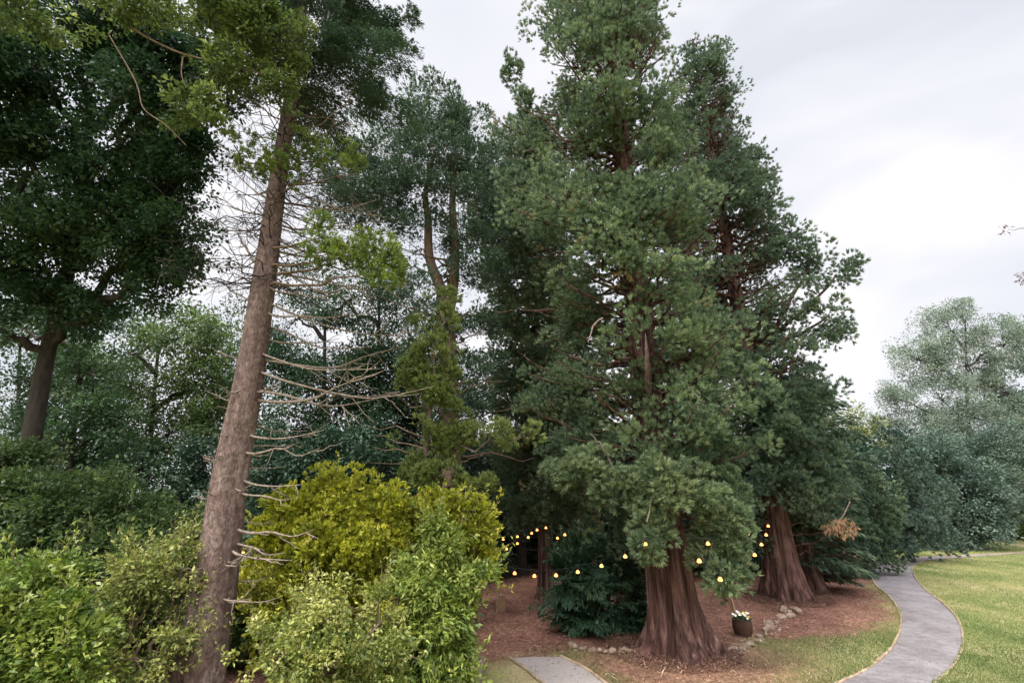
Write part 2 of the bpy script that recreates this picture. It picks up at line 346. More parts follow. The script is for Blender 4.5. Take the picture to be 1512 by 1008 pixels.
x4, y4 = scatter(9000, (-10, 20), (12, 34), 1.3); k = mulch_at(x4, y4) > .35; k &= (poly_dist(x4, y4, path2poly) < 0) & (poly_dist(x4, y4, pathpoly) < 0); x4, y4 = x4[k], y4[k]
p4 = np.stack([x4, y4, 0*x4+.045], -1); d4 = rnd(len(p4)); d4[:, 2] = np.abs(d4[:, 2])*.15
gl.add(p4, d4, rnd(len(p4))*.3+[0, 0, 1], rng.uniform(.12, .38, len(p4)), rng.uniform(.012, .022, len(p4)), rng.choice([.05, .3, .95], len(p4)))
for (cx_, cy_, r_) in [(base_c[0]+.1, base_c[1]+.6, 1.25), (G(1176, 888)[0], G(1176, 888)[1]+.7, 1.3), (TB_E[0], TB_E[1], .75)]:
    a5 = rng.uniform(0, 2*PI, 9000); q5 = r_*rng.uniform(.75, 1.45, 9000); h5 = np.clip(1.45-q5/r_, 0, 1)
    p5 = np.stack([cx_+q5*np.cos(a5), cy_+q5*np.sin(a5), .045+.12*h5*rng.uniform(0, 1, 9000)], -1); d5 = rnd(9000); d5[:, 2] *= .25
    gl.add(p5, d5, rnd(9000)*.5+[0, 0, 1], rng.uniform(.04, .13, 9000), rng.uniform(.01, .03, 9000), rng.uniform(0, .7, 9000))
x2, y2 = scatter(60000, (0, 30), (12, 45), 1.4); e1 = poly_dist(x2, y2, pathpoly); k = (e1 > 0) & (rng.uniform(0, 1, len(x2)) < .04+.6*np.exp(-e1/.10)); x2, y2 = x2[k], y2[k]
x3, y3 = scatter(9000, (0, 8), (12, 17)); e2 = poly_dist(x3, y3, path2poly); k = (e2 > 0) & (rng.uniform(0, 1, len(x3)) < .15+.8*np.exp(-e2/.12)); x2 = np.concatenate([x2, x3[k]]); y2 = np.concatenate([y2, y3[k]])
p2 = np.stack([x2, y2, 0*x2+.045], -1); d2 = rnd(len(p2)); d2[:, 2] = np.abs(d2[:, 2])*.15
gl.add(p2, d2, rnd(len(p2))*.3+[0, 0, 1], rng.uniform(.02, .07, len(p2)), rng.uniform(.008, .03, len(p2)), rng.uniform(.1, .9, len(p2)))
gl.build('needle_litter', M_LITTER, None)['kind'] = 'stuff'

# ------------------------------------------------------------------ foliage kinds (all write into a Leaves)
def k_tuft(F, C, out_, rad, n=9, m=9, L=.20, W=.05, up=.45, tint=.45, tv=.16):
    M = len(C); ct = rng.normal(0, tv, M)+wave(C, 1.8, 5)*.10
    u = rnd(M*n); o = np.repeat(out_, n, 0); c = np.repeat(C, n, 0)
    u = U(u+o*.5+[0, 0, .35]); rad_ = np.repeat(rad*np.ones(M), n)
    tp = c+u*(rad_*rng.uniform(.5, 1.0, M*n)**.6)[:, None]*[1, 1, .8]
    ax = U(u*.9+o*.5+[0, 0, up]+rnd(M*n)*.35)
    tt = tint+np.repeat(ct, n)+rng.normal(0, .08, M*n); cap = .9 if tint < .9 else 1.
    p = np.repeat(tp, m, 0); a = np.repeat(ax, m, 0); t_ = np.repeat(tt, m)
    d = U(a+rnd(M*n*m)*.62)
    l = L*rng.uniform(.6, 1.25, len(p))
    F.add(p-d*l[:, None]*.15+rnd(len(p))*.03, d, rnd(len(p)), l, W*rng.uniform(.7, 1.3, len(p)), np.minimum(t_+rng.normal(0, .07, len(p)), cap))
def k_broad(F, C, out_, rad, n=70, L=.12, W=.08, tint=.4, tv=.14, flat=.7, droop=.15):
    M = len(C); ct = rng.normal(0, tv, M)+wave(C, 1.6, 6)*.12
    u = rnd(M*n); o = np.repeat(out_, n, 0)
    p = np.repeat(C, n, 0)+u*(np.repeat(rad*np.ones(M), n)*rng.uniform(.15, 1, M*n)**.5)[:, None]*[1, 1, flat]
    d = U(u*.7+o*.5+rnd(M*n)*.7-np.array([0, 0, droop])); nn = U(rnd(M*n)*.8+[0, 0, .9])
    F.add(p, d, nn, L*rng.uniform(.45, 1.4, len(p)), W*rng.uniform(.5, 1.35, len(p)), tint+np.repeat(ct, n)+rng.normal(0, .13, len(p)))
def k_plate(F, C, out_, rad, n=90, L=.12, W=.03, tint=.4, tv=.14, thick=.16):
    M = len(C); ct = rng.normal(0, tv, M)
    u = rnd(M*n); u[:, 2] = 0; u = U(u); r_ = np.repeat(rad*np.ones(M), n)*rng.uniform(0, 1, M*n)**.5
    p = np.repeat(C, n, 0)+u*r_[:, None]; p[:, 2] += rng.normal(0, 1, len(p))*np.repeat(rad*np.ones(M), n)*thick-(r_**2)*.12
    p[:, 2] += .10*wave(p, .35, 14)
    d = U(u*.6+np.repeat(out_, n, 0)*.4+rnd(M*n)*.6+[0, 0, .35])
    F.add(p, d, rnd(len(p)), L*rng.uniform(.6, 1.3, len(p)), W*rng.uniform(.7, 1.3, len(p)), tint+np.repeat(ct, n)+rng.normal(0, .12, len(p)))
def k_spray(F, C, out_, rad, n=80, L=.18, W=.05, tint=.4, tv=.14, drop=.35):      # flat drooping sprays (yew, hemlock)
    M = len(C); ct = rng.normal(0, tv, M)
    u = rnd(M*n); o = np.repeat(out_, n, 0); s = rng.uniform(0, 1, M*n)
    lat = U(np.cross(o, [0, 0, 1])); q = rng.uniform(-1, 1, M*n)*(1-.75*s)
    rr = np.repeat(rad*np.ones(M), n)
    p = np.repeat(C, n, 0)+o*((s-.45)*2*rr)[:, None]+lat*(q*rr)[:, None]; p[:, 2] += -drop*rr*s**2*1.6+rng.normal(0, .05, len(p))*rr
    d = U(o*.8+lat*(q*1.2)[:, None]-np.array([0, 0, drop])+u*.25); nn = U(rnd(M*n)*.45+[0, 0, 1]+o*.3)
    F.add(p, d, nn, L*rng.uniform(.6, 1.3, len(p)), W*rng.uniform(.7, 1.3, len(p)), tint+np.repeat(ct, n)+rng.normal(0, .1, len(p)))

def sag(a, b, s, n=7, jit=.06):
    a, b = np.asarray(a, float), np.asarray(b, float); t_ = np.linspace(0, 1, n)[:, None]
    q = a+(b-a)*t_; L_ = np.linalg.norm(b-a); q[:, 2] -= (s*L_*4*t_*(1-t_))[:, 0]
    j_ = rng.normal(0, jit*L_*.35, (n, 3))*np.sin(PI*t_); return q+j_
def bark_mod(amp, seed, fl=0, fh=1, ks=(5, 8, 13), z0=0, pw=1.0):
    r = np.random.default_rng(seed); ph = r.uniform(0, 6.28, 12)
    def f(th, pts):
        z = pts[:, 2:3]-z0; T_ = th[None, :]
        n = sum(np.cos(k*T_+ph[i]+.5*np.sin(z*.5*(i+1)+ph[i+4]))*(.9-.2*i) for i, k in enumerate(ks))
        fine = np.cos(23*T_+2*np.sin(z*1.3+ph[5]))*.45+np.cos(37*T_+2*np.sin(z*1.9+ph[6]))*.40+.3*np.sin(z*3.1+4*T_+ph[7])
        fla = fl*np.exp(-np.maximum(z, 0)/fh)
        return 1+amp*(n*.5+fine*.5)+fla*(1+.34*n*pw+.22*fine)
    return f

def conifer(root, trunk_pts, prof, nb, kind, mat, barkmat, r0, r1, seed=1, kw={}, slope=(.0, .25), clump=.42, spacing=.5, t0=.35, skip=None, flare=0, fh=1, amp=.03, depth=1.0, sides=48, rings=70, brown=0, gap=0, inner=0, subn=1):
    """trunk with flutes, boughs to the profile (z, left radius, right radius), foliage clumps on the boughs"""
    rg = np.random.default_rng(seed)
    tp = resample(trunk_pts, rings); tb = Tubes()
    h = tp[:, 2]; zt = h[-1]; s = (h-h[0])/(zt-h[0])
    tb.add(tp, r0+(r1-r0)*s**.8, sides, bark_mod(amp, seed, flare, fh))
    tz = lambda z: np.array([np.interp(z, h, tp[:, 0]), np.interp(z, h, tp[:, 1]), z])
    pz = np.array([q[0] for q in prof]); pl = np.array([q[1] for q in prof]); pr = np.array([q[2] for q in prof])
    Cs, Os, Rs = [], [], []
    z0, z1 = pz.min(), pz.max()
    for b in range(nb):
        z = z0+(z1-z0)*((b+rg.uniform())/nb)**1.0; az = b*2.39996+rg.uniform(-.5, .5)
        c_ = math.cos(az); s_ = math.sin(az)
        Rl, Rr = np.interp(z, pz, pl), np.interp(z, pz, pr)
        if Rl < .05 and c_ < 0: continue
        R = (Rr if c_ > 0 else Rl)*c_*c_+(abs(Rl)+abs(Rr))/2*depth*s_*s_
        R *= rg.uniform(.78, 1.04)*(1+.20*float(wave(np.array([[c_*R, s_*R, z*1.1]]), 1.15, seed+60)[0]))
        if skip and skip(z, az, c_, s_, rg): continue
        a_ = tz(z-R*.10); e_ = tz(z)+np.array([c_*R, s_*R, R*rg.uniform(*slope)])
        path_ = sag(a_, e_, rg.uniform(.02, .14), 8)
        tb.add(path_, np.linspace(.045+.012*R, .012, 8), 5)
        L_ = np.linalg.norm(e_-a_); k = max(2, int(L_*(1-t0)/spacing*1.7))
        for q in range(k):
            t_ = t0+(1-t0)*(q+rg.uniform())/k
            pt = a_+(e_-a_)*t_; i = min(6, int(t_*7)); pt = path_[i]+(path_[i+1]-path_[i])*(t_*7-i)
            lat = np.array([-s_, c_, 0])*rg.uniform(-1, 1)*(.55+.30*R*(1.05-t_))
            cpt = pt+lat+np.array([0, 0, rg.normal(.05, .16)])
            Cs.append(cpt); Os.append(np.array([c_, s_, .1])+lat*.25); Rs.append(clump*rg.uniform(.7, 1.25))
            if rg.uniform() < .25: tb.add(sag(path_[max(0, i-1)], cpt, .05, 4), np.linspace(.022, .008, 4), 4)
    for b in range(inner):                                 # short epicormic shoots close to the trunk
        z = rg.uniform(z0, z0+.9*(z1-z0)); az = rg.uniform(0, 2*PI)
        if skip and skip(z, az, math.cos(az), math.sin(az), rg): continue
        q = rg.uniform(.25, .5)*np.interp(z, pz, (pl+pr)/2)+.35; c0 = tz(z); cpt = c0+np.array([math.cos(az)*q, math.sin(az)*q, .15])
        Cs.append(cpt); Os.append([math.cos(az), math.sin(az), .2]); Rs.append(clump*rg.uniform(.7, 1.1)); tb.add(sag(c0, cpt, .05, 4), np.linspace(.02, .008, 4), 4)
    C = np.array(Cs); O = U(np.array(Os)); R_ = np.array(Rs)
    F = Leaves()
    if gap:
        k = wave(C, 1.3, seed+40) > (gap-1); C, O, R_ = C[k], O[k], R_[k]
    if subn > 1:                                          # each branchlet carries a few tight brushes
        q = rg.normal(size=(len(C)*subn, 3)); q /= np.linalg.norm(q, axis=1)[:, None]; O = np.repeat(O, subn, 0); Rr_ = np.repeat(R_, subn)
        C = np.repeat(C, subn, 0)+(q*[1, 1, .7]+O*.35)*(Rr_*.60)[:, None]; R_ = Rr_*rg.uniform(.48, .80, len(C))
    if brown:
        k = rg.uniform(size=len(C)) < brown
        kind(F, C[~k], O[~k], R_[~k], **kw); kw2 = dict(kw); kw2['tint'] = .98; kw2['tv'] = .04; kind(F, C[k], O[k], R_[k]*.7, **kw2)
    else: kind(F, C, O, R_, **kw)
    t_obj = tb.build('trunk', barkmat, root); cr_ = F.build('crown', mat, root)
    return F, tb

def lobe_c(lobes, dens, gap=0., gs=1.0, seed=1, shell=.5, clump=.4, depthf=.8, sub=9):
    """clump centres spread through the lobes (u, v, Y, ru, rv in photo pixels at that distance)"""
    rg = np.random.default_rng(seed); Cs, Os, Rs, cen = [], [], [], []
    for lb in lobes:
        u_, v_, Y_, ru, rv = lb[:5]; dn = lb[5] if len(lb) > 5 else 1
        c = P(u_, v_, Y_); tt = T(v_, Y_); a_, h_ = ru*tt/FPX, rv*tt/FPX; b_ = a_*depthf
        area = 4*PI*((a_*b_)**1.6/3+(a_*h_)**1.6/3+(b_*h_)**1.6/3)**(1/1.6)
        n = int(max(6, area/(clump**2)*dens*dn))
        q = rg.normal(size=(n, 3)); q /= np.linalg.norm(q, axis=1)[:, None]
        r_ = rg.uniform(shell, 1, n)**.7
        if sub and min(a_, h_) > clump*1.6:                # gather most clumps round a few knots so the outline is lumpy
            K = rg.normal(size=(sub, 3)); K /= np.linalg.norm(K, axis=1)[:, None]; ki = rg.integers(0, sub, n)
            kr = rg.uniform(.30, .50, sub)[ki]; q0 = K[ki]*rg.uniform(.55, .85, sub)[ki][:, None]+q*(kr*rg.uniform(.5, 1, n))[:, None]
            m_ = rg.uniform(size=n) < .8; q = np.where(m_[:, None], q0, q*r_[:, None]); r_ = np.ones(n)
        lump = 1+.24*wave(q*2+c, .7, seed+3)+np.where(rg.uniform(size=n) < .08, .16, 0)
        p_ = c+q*(r_*lump)[:, None]*[a_, b_, h_]
        k = (p_[:, 2] > .15)
        if gap: k &= wave(p_, gs, seed+7) > (gap-1)
        Cs.append(p_[k]); Os.append(U(q[k]/np.array([a_, b_, h_])+[0, 0, .1])); Rs.append(clump*rg.uniform(.7, 1.25, k.sum())); cen.append((c, a_, h_, p_[k]))
    return np.concatenate(Cs), np.concatenate(Os), np.concatenate(Rs), cen
def lobed(root, lobes, kind, mat, dens=.6, gap=0., gs=1.0, seed=1, shell=.5, clump=.4, kw={}, trunk=None, barkmat=None, r0=.2, r1=.06, twigs=8, depthf=.8, limb_r=.06, lname='crown', amp=.05):
    rg = np.random.default_rng(seed)
    C, O, R_, cen = lobe_c(lobes, dens, gap, gs, seed, shell, clump, depthf)
    F = Leaves(); kind(F, C, O, R_, **kw); F.build(lname, mat, root)
    if trunk is not None:
        tb = Tubes(); tp = resample(trunk, 40); tb.add(tp, r0+(r1-r0)*np.linspace(0, 1, 40)**.8, 20, bark_mod(amp, seed, .35, .5))
        for c, a_, h_, pts in cen:
            if len(pts) == 0: continue
            zi = np.clip(c[2]-h_*.5-np.linalg.norm(c[:2]-tp[-1, :2])*.25, tp[0, 2]+.3*(tp[-1, 2]-tp[0, 2]), tp[-1, 2])
            i = int(np.argmin(np.abs(tp[:, 2]-zi))); s_ = tp[i]
            tb.add(sag(s_, c, -.05, 9, .12), np.linspace(min(limb_r*1.6, r0*.6), limb_r*.5, 9), 7)
            if len(pts):
                for q in rg.choice(len(pts), min(twigs, len(pts)), replace=False):
                    tb.add(sag(c, pts[q], .04, 5, .12), np.linspace(limb_r*.4, .007, 5), 4)
        tb.build('trunk', barkmat, root)
    return F
def prof(X, Y, rows):
    o = []
    for v, uL, uR in rows:
        t_ = T(v, Y); ut = 756+FPX*X/t_; o.append((P(ut, v, Y)[2], max(0, (ut-uL)*t_/FPX), max(0, (uR-ut)*t_/FPX)))
    return sorted(o)

# ------------------------------------------------------------------ A: the great sequoia
b = G(1010, 972); X, Y = b[0], b[1]+.6
PF_A = .88
root = empty('giant_sequoia', (X, Y, 0), 'largest tree, flared red brown trunk beside the flower basket, crown past the photo top', 'tree', 'tall conifers on the mulch bed')
pf = prof(X, Y, [(-260, 885, 890), (-150, 850, 930), (0, 803, 978), (100, 780, 1005), (200, 768, 1025), (300, 745, 1045), (400, 750, 1070), (500, 765, 1085), (600, 785, 1105), (680, 800, 1100), (750, 830, 1100), (790, 880, 1090), (815, 930, 1070)])
pf = [(a_, b_*PF_A, c_*PF_A) for a_, b_, c_ in pf]
sk = lambda z, az, c, s, g: (s < -.3 and (8.9 < z < 9.7 or 15 < z < 15.8) and abs(c) < .7) or (z < 5.0 and s < -.15 and -.85 < c < .55)
conifer(root, [(X, Y, -.1), (X, Y, 1.2), (X-.1, Y, 4), (X-.16, Y, 9), (X-.3, Y, 18), (X-.4, Y, 33)], pf, 520, k_tuft, M_SEQ, B_SEQ, .66, .10, seed=3,
        subn=4, kw=dict(n=11, m=15, L=.16, W=.024, tint=.5), clump=.70, spacing=.68, t0=.25, inner=240, gap=.93, skip=sk, flare=.78, fh=.55, amp=.13, sides=160, rings=150, slope=(-.12, .28), brown=.01)
# limbs that hang low and forward on the right, and the high spur on the left
lobed(root, [(1060, 790, 13.6, 48, 52), (1072, 740, 13.8, 30, 55), (1010, 720, 13.3, 55, 45), (960, 790, 13.5, 30, 32), (1075, 845, 13.4, 28, 30), (930, 730, 13.6, 50, 35), (870, 690, 14.2, 55, 30), (755, 105, 15, 12, 26, .6), (772, 150, 15, 14, 22, .6)], k_tuft, M_SEQ, dens=1.0, seed=9, shell=.25, clump=.27, kw=dict(n=13, m=17, L=.15, W=.022, tint=.62), lname='low_bough')
# broken snag
tb = Tubes(); q = P(957, 545, Y-1.6); tb.add([q+[.1, .6, -.6], q, q+[0, -.05, .6], q+[.02, 0, 1.15]], [.12, .10, .06, .01], 8); tb.build('broken_limb', B_PINE, root)
for (u0, v0, u1, v1, Ya) in [(985, 700, 955, 770, 13.0), (890, 470, 868, 505, 13.2), (905, 690, 870, 640, 13.4), (1000, 560, 1040, 600, 13.2)]:
    tb = Tubes(); tb.add(sag(P(u0, v0, Ya+.3), P(u1, v1, Ya), -.15, 9), np.linspace(.035, .015, 9), 6); tb.build('bare_limb', B_TWIG, root)

# ------------------------------------------------------------------ B: the second sequoia
b = G(1176, 888); X, Y = b[0], b[1]+.7
root = empty('giant_sequoia', (X, Y, 0), 'dark sequoia behind the largest one, a heavy bough reaching out to its right', 'tree', 'tall conifers on the mulch bed')
pf = prof(X, Y, [(58, 1035, 1042), (100, 1005, 1068), (200, 980, 1098), (300, 950, 1140), (400, 940, 1160), (500, 950, 1165), (570, 980, 1185), (650, 1020, 1215), (720, 1060, 1225), (770, 1090, 1240), (812, 1105, 1245)])
sk = lambda z, az, c, s, g: (z < 4.2 and s < -.1 and -.75 < c < .55)
conifer(root, [(X, Y, -.1), (X, Y, 1.2), (X, Y, 6), (X-.1, Y, 18), (X-.2, Y, 30)], pf, 430, k_tuft, M_SEQ2, B_SEQ, .70, .06, seed=5,
        subn=4, kw=dict(n=9, m=13, L=.21, W=.034, tint=.45), clump=.78, spacing=.74, gap=.92, t0=.25, inner=250, skip=sk, flare=.55, fh=.9, amp=.05, sides=90, rings=110, slope=(-.15, .2), depth=.9)
lobed(root, [(1195, 395, 21.5, 40, 38), (1235, 405, 21.5, 28, 38), (1225, 465, 21.3, 32, 38), (1175, 440, 21.5, 32, 38, .7), (1190, 600, 20.8, 42, 50), (1215, 660, 20.6, 34, 45), (1150, 620, 20.5, 38, 60), (1150, 720, 20.4, 40, 40), (1215, 730, 20.8, 36, 40)], k_tuft, M_SEQ2, dens=.62, gap=.62, gs=.8, seed=12, shell=.2, clump=.42, kw=dict(n=12, m=15, L=.21, W=.032, tint=.5), lname='low_bough',
      trunk=None)
for (u1, v1) in [(1235, 405), (1225, 465), (1195, 395)]:
    tb = Tubes(); tb.add(sag((X-.05, Y, 11.5), P(u1, v1, 21.5), .1, 9), np.linspace(.16, .04, 9), 7); tb.build('limb', B_SEQ, root)
# second stem close by on its right
b = G(1205, 878); X, Y = b[0]+.3, b[1]+.9
root = empty('cypress_tree', (X, Y, 0), 'dense dark cypress with a broad root flare just right of the second sequoia trunk', 'tree', 'tall conifers on the mulch bed')
pf = prof(X, Y, [(540, 1180, 1195), (580, 1165, 1222), (650, 1150, 1242), (720, 1150, 1250), (790, 1170, 1268), (845, 1205, 1270)])
conifer(root, [(X, Y, -.1), (X, Y, 2), (X, Y, 5), (X, Y, 9.5)], pf, 130, k_spray, M_SEQ2, B_SEQ, .5, .08, seed=8, kw=dict(n=80, L=.3, W=.08, tint=.45), clump=.7, spacing=.6,
        flare=.5, fh=.8, amp=.05, sides=64, rings=50, slope=(-.4, -.1), skip=lambda z, az, c, s, g: z < 2.6 and s < 0 and c < .2)

# ------------------------------------------------------------------ D: conifer between the cedar and the sequoia
b = G(806, 884); X, Y = b[0], b[1]
root = empty('thuja_tree', (X, Y, 0), 'brown tipped green conifer filling the gap between the forked cedar and the biggest sequoia', 'tree', 'tall conifers on the mulch bed')
pf = prof(X, Y, [(185, 735, 750), (230, 705, 790), (300, 690, 830), (400, 700, 860), (500, 735, 880), (600, 735, 900), (680, 730, 900), (735, 740, 900), (775, 765, 880)])
conifer(root, [(X, Y, -.1), (X, Y, 1.5), (X-.1, Y, 8), (X-.3, Y, 21)], pf, 340, k_tuft, M_SEQ, B_SEQ, .32, .05, seed=15, subn=4, kw=dict(n=8, m=13, L=.18, W=.028, tint=.42), clump=.62, spacing=.56, t0=.2, inner=150,
        flare=.4, fh=.6, slope=(-.2, .2), brown=.08, skip=lambda z, az, c, s, g: g.uniform() < .18)

# ------------------------------------------------------------------ C: forked cedar
Yc = 18.0
root = empty('forked_cedar', P(668, 925, Yc)*[1, 1, 0], 'tall cedar whose brown trunk forks halfway up, flat dark plates of needles above', 'tree', 'tall conifers on the mulch bed')
tb = Tubes()
main = [P(672, 925, Yc)*[1, 1, 0]-[0, 0, .1], P(672, 800, Yc), P(664, 640, Yc), P(662, 520, Yc), P(655, 455, Yc)]
tb.add(resample(main, 50), np.linspace(.42, .30, 50), 24, bark_mod(.05, 31, .4, .6))
tb.add(resample([P(660, 470, Yc), P(650, 425, Yc), P(634, 380, Yc), P(632, 320, Yc), P(628, 290, Yc), P(640, 230, Yc+.4)], 26), np.linspace(.27, .08, 26), 14, bark_mod(.05, 32))
tb.add(resample([P(657, 480, Yc), P(668, 430, Yc), P(672, 370, Yc), P(668, 300, Yc), P(672, 230, Yc), P(660, 165, Yc)], 30), np.linspace(.27, .07, 30), 14, bark_mod(.05, 33))
rg = np.random.default_rng(4)
for k in range(60):
    v_ = rg.uniform(240, 700); c0 = P(np.interp(v_, [240, 480, 700], [668, 660, 666]), v_, Yc); az = rg.uniform(0, 2*PI); R = rg.uniform(1, 3.2)
    tb.add(sag(c0, c0+[math.cos(az)*R, math.sin(az)*R, rg.uniform(-.3, .7)], .04, 7, .1), np.linspace(.05, .01, 7), 5)
tb.build('trunk', B_BROWN, root)
F = Leaves()
pads = [(655, 175, 40, .8), (640, 200, 50, 1), (690, 205, 45, 1), (600, 235, 60, 1), (560, 215, 45, .8), (700, 250, 55, 1), (640, 250, 60, 1), (520, 260, 50, 1), (560, 275, 55, 1), (500, 290, 40, .8),
        (600, 290, 60, 1), (690, 300, 50, .9), (545, 320, 40, .8), (620, 160, 25, .5), (665, 160, 20, .5), (480, 245, 30, .6), (620, 345, 40, .5), (700, 350, 45, .8), (710, 400, 40, .6), (620, 430, 35, .5), (690, 470, 40, .7), (640, 480, 35, .6), (625, 520, 28, .6), (700, 540, 40, .7), (680, 600, 40, .8), (590, 300, 40, .7)]
C = []; O = []; R_ = []
for u_, v_, r_, dn in pads:
    c = P(u_, v_, Yc); tt = T(v_, Yc)*r_/FPX
    for k in range(int(36*dn)):
        az = rg.uniform(0, 2*PI); q = tt*math.sqrt(rg.uniform()); C.append(c+[math.cos(az)*q, math.sin(az)*q*1.5, rg.normal(0, .32)-q*.12]); O.append([math.cos(az), math.sin(az), 0]); R_.append(rg.uniform(.35, .65))
k_plate(F, np.array(C), U(np.array(O)), np.array(R_), n=90, L=.17, W=.038, tint=.42, thick=.2)
k_tuft(F, np.array(C)+[0, 0, .08], U(np.array(O)), np.array(R_)*.8, n=8, m=9, L=.17, W=.045, tint=.5)
F.build('crown', M_CEDAR, root)

# ------------------------------------------------------------------ E: bare leaning trunk at the left with dead branches
Ye = 10.0
TE = [P(276, 1100, Ye)*[1, 1, 0]-[0, 0, .1], P(292, 1008, Ye), P(318, 860, Ye), P(341, 700, Ye), P(368, 560, Ye), P(392, 400, Ye), P(410, 270, Ye), P(430, 140, Ye), P(446, 20, Ye), P(455, -110, Ye), P(462, -220, Ye)]
RE = [.52, .42, .375, .33, .285, .245, .20, .16, .12, .08, .03]
root = empty('cedar_tree', (TE[0][0], TE[0][1], 0), 'tall bare brown trunk at left studded with dead branches, dark needles only on top', 'tree')
tb = Tubes(); q = resample(TE, 150); rr = np.interp(np.linspace(0, 10, 150), range(11), RE)
_bm = bark_mod(.035, 41, .12, .6); _rj = np.random.default_rng(2)
tb.add(resample(TE, 420), np.interp(np.linspace(0, 10, 420), range(11), RE), 96, lambda th, p_: _bm(th, p_)+_rj.normal(0, .014, (len(p_), 96))); tb.build('trunk', B_PINE, root)
te = lambda v: np.array([np.interp(v, [-220, -110, 20, 140, 270, 400, 560, 700, 860, 1008, 1100][i:i+2] if 0 else [-220, -110, 20, 140, 270, 400, 560, 700, 860, 1008, 1100], [c[j] for c in TE[::-1]]) for i, j in ((0, 0), (0, 1), (0, 2))])
rg = np.random.default_rng(77)
def dead(v0, u1, v1, dy, r=.028, droop=.06, tw=3, nm='dead_branch'):
    r *= 1.25
    s_ = te(v0); e_ = P(u1, v1, Ye+dy); tb = Tubes(); pth = resample(sag(s_, e_, droop, 5, .07), 12); pth[:, 2] += .05*np.linalg.norm(e_-s_)*np.linspace(0, 1, 12)**3
    tb.add(pth, np.linspace(r, .006, 12)*(1+.12*np.cos(np.arange(12)*2.1)), 6)
    L_ = np.linalg.norm(e_-s_)
    for k in range(tw):
        i = rg.integers(4, 11); dd = U((e_-s_)[None])[0]*rg.uniform(.3, .9)+rg.normal(0, .5, 3)*[.5, .8, .6]
        tp_ = sag(pth[i], pth[i]+dd*L_*rg.uniform(.12, .32), .04, 6, .06); tb.add(tp_, np.linspace(r*.45, .004, 6), 4)
        if rg.uniform() < .5: tb.add(sag(tp_[3], tp_[3]+rg.normal(0, .12, 3)*L_*.8, 0, 4), np.linspace(r*.25, .003, 4), 3)
    tb.build(nm, B_TWIG, root)
DB = [(878, 412, 888, -.4, .022), (852, 392, 857, .3, .018), (800, 430, 835, -.6, .026), (775, 462, 790, -.5, .03), (790, 420, 822, -.3, .024), (758, 405, 775, .5, .016), (718, 440, 740, -.4, .024), (700, 446, 722, -.5, .024), (716, 375, 718, -.6, .014), (686, 420, 692, .6, .018),
      (662, 472, 668, -.4, .026), (655, 440, 658, .6, .018), (640, 478, 642, -.5, .024), (620, 452, 640, .8, .018), (590, 560, 560, -.6, .034), (575, 590, 590, -.2, .028), (545, 640, 585, -.5, .026), (530, 600, 520, .5, .022), (520, 560, 556, -.9, .022), (500, 500, 505, .7, .02),
      (480, 545, 520, .5, .022), (460, 520, 470, -.6, .022), (445, 610, 500, .3, .024), (430, 540, 400, .7, .02), (420, 500, 440, -.8, .022), (400, 600, 430, .2, .026), (385, 560, 440, -.7, .024), (370, 520, 375, .4, .03), (350, 600, 380, -.4, .026), (330, 560, 330, .6, .024),
      (590, 305, 582, .5, .014), (680, 300, 678, .3, .014), (760, 296, 760, -.3, .012), (450, 330, 420, .4, .02), (400, 345, 340, .3, .034), (380, 320, 400, -.4, .018), (340, 300, 330, .5, .018), (320, 310, 290, -.3, .02), (300, 330, 240, .5, .022), (290, 480, 235, -.6, .024), (270, 530, 260, .4, .026), (250, 320, 215, -.5, .02), (240, 500, 180, .4, .026), (215, 330, 170, .4, .018), (200, 520, 150, -.6, .024), (180, 340, 130, .5, .018), (160, 530, 190, .3, .022), (300, 560, 300, .5, .026), (280, 350, 290, -.7, .018), (265, 570, 330, -.5, .022), (310, 520, 345, .7, .02)]
for _k in range(26):                                      # snapped stubs
    v0 = rg.uniform(330, 960); c0 = te(v0); u0 = 756+FPX*c0[0]/T(v0, Ye); sd_ = rg.choice([-1, 1]); DB.append((v0, u0+sd_*rg.uniform(38, 52), v0+rg.uniform(-8, 6), rg.uniform(-.9, .2), .016))
for v0, u1, v1, dy, r in DB: dead(v0, u1, v1, dy, r, tw=5 if v0 < 600 else 3)
# fine dead twigs in the upper crown, one mass on the same tree
tb = Tubes()
for k in range(190):
    v_ = rg.uniform(110, 430); s_ = te(v_); az = rg.uniform(0, 2*PI); R = rg.uniform(.8, 2.3)
    m_ = s_+np.array([math.cos(az)*R, math.sin(az)*R, rg.uniform(-.5, .5)]); pth = sag(s_, m_, .07, 8, .14); tb.add(pth, np.linspace(.016, .005, 8), 4)
    for j in range(5):
        i = rg.integers(3, 8); tb.add(sag(pth[i], pth[i]+rg.normal(0, .3, 3)-[0, 0, .15], .1, 4, .15), np.linspace(.006, .003, 4), 3)
o = tb.build('twigs', B_DARK, root); o['kind'] = 'stuff'
F = Leaves(); C = []; O = []; R_ = []; tb = Tubes()
for k in range(140):
    v_ = rg.uniform(-200, 130); s_ = te(v_); az = k*2.4; R = np.interp(v_, [-200, -60, 60, 130], [1.2, 2.8, 4.0, 3.3])*rg.uniform(.6, 1.05)
    if math.cos(az) < 0: R *= .75
    e_ = s_+np.array([math.cos(az)*R, math.sin(az)*R, rg.uniform(-.7, .1)]); pth = sag(s_, e_, -.06, 9, .08); tb.add(pth, np.linspace(.05, .01, 9), 5)
    for j in range(int(7*R)):
        t_ = rg.uniform(.3, 1); i = min(7, int(t_*8)); lat = np.array([-math.sin(az), math.cos(az), 0])*rg.uniform(-1, 1)*.6*(1.2-t_)
        C.append(pth[i]+lat+[0, 0, rg.normal(-.02, .08)]); O.append([math.cos(az), math.sin(az), -.1]); R_.append(rg.uniform(.22, .42))
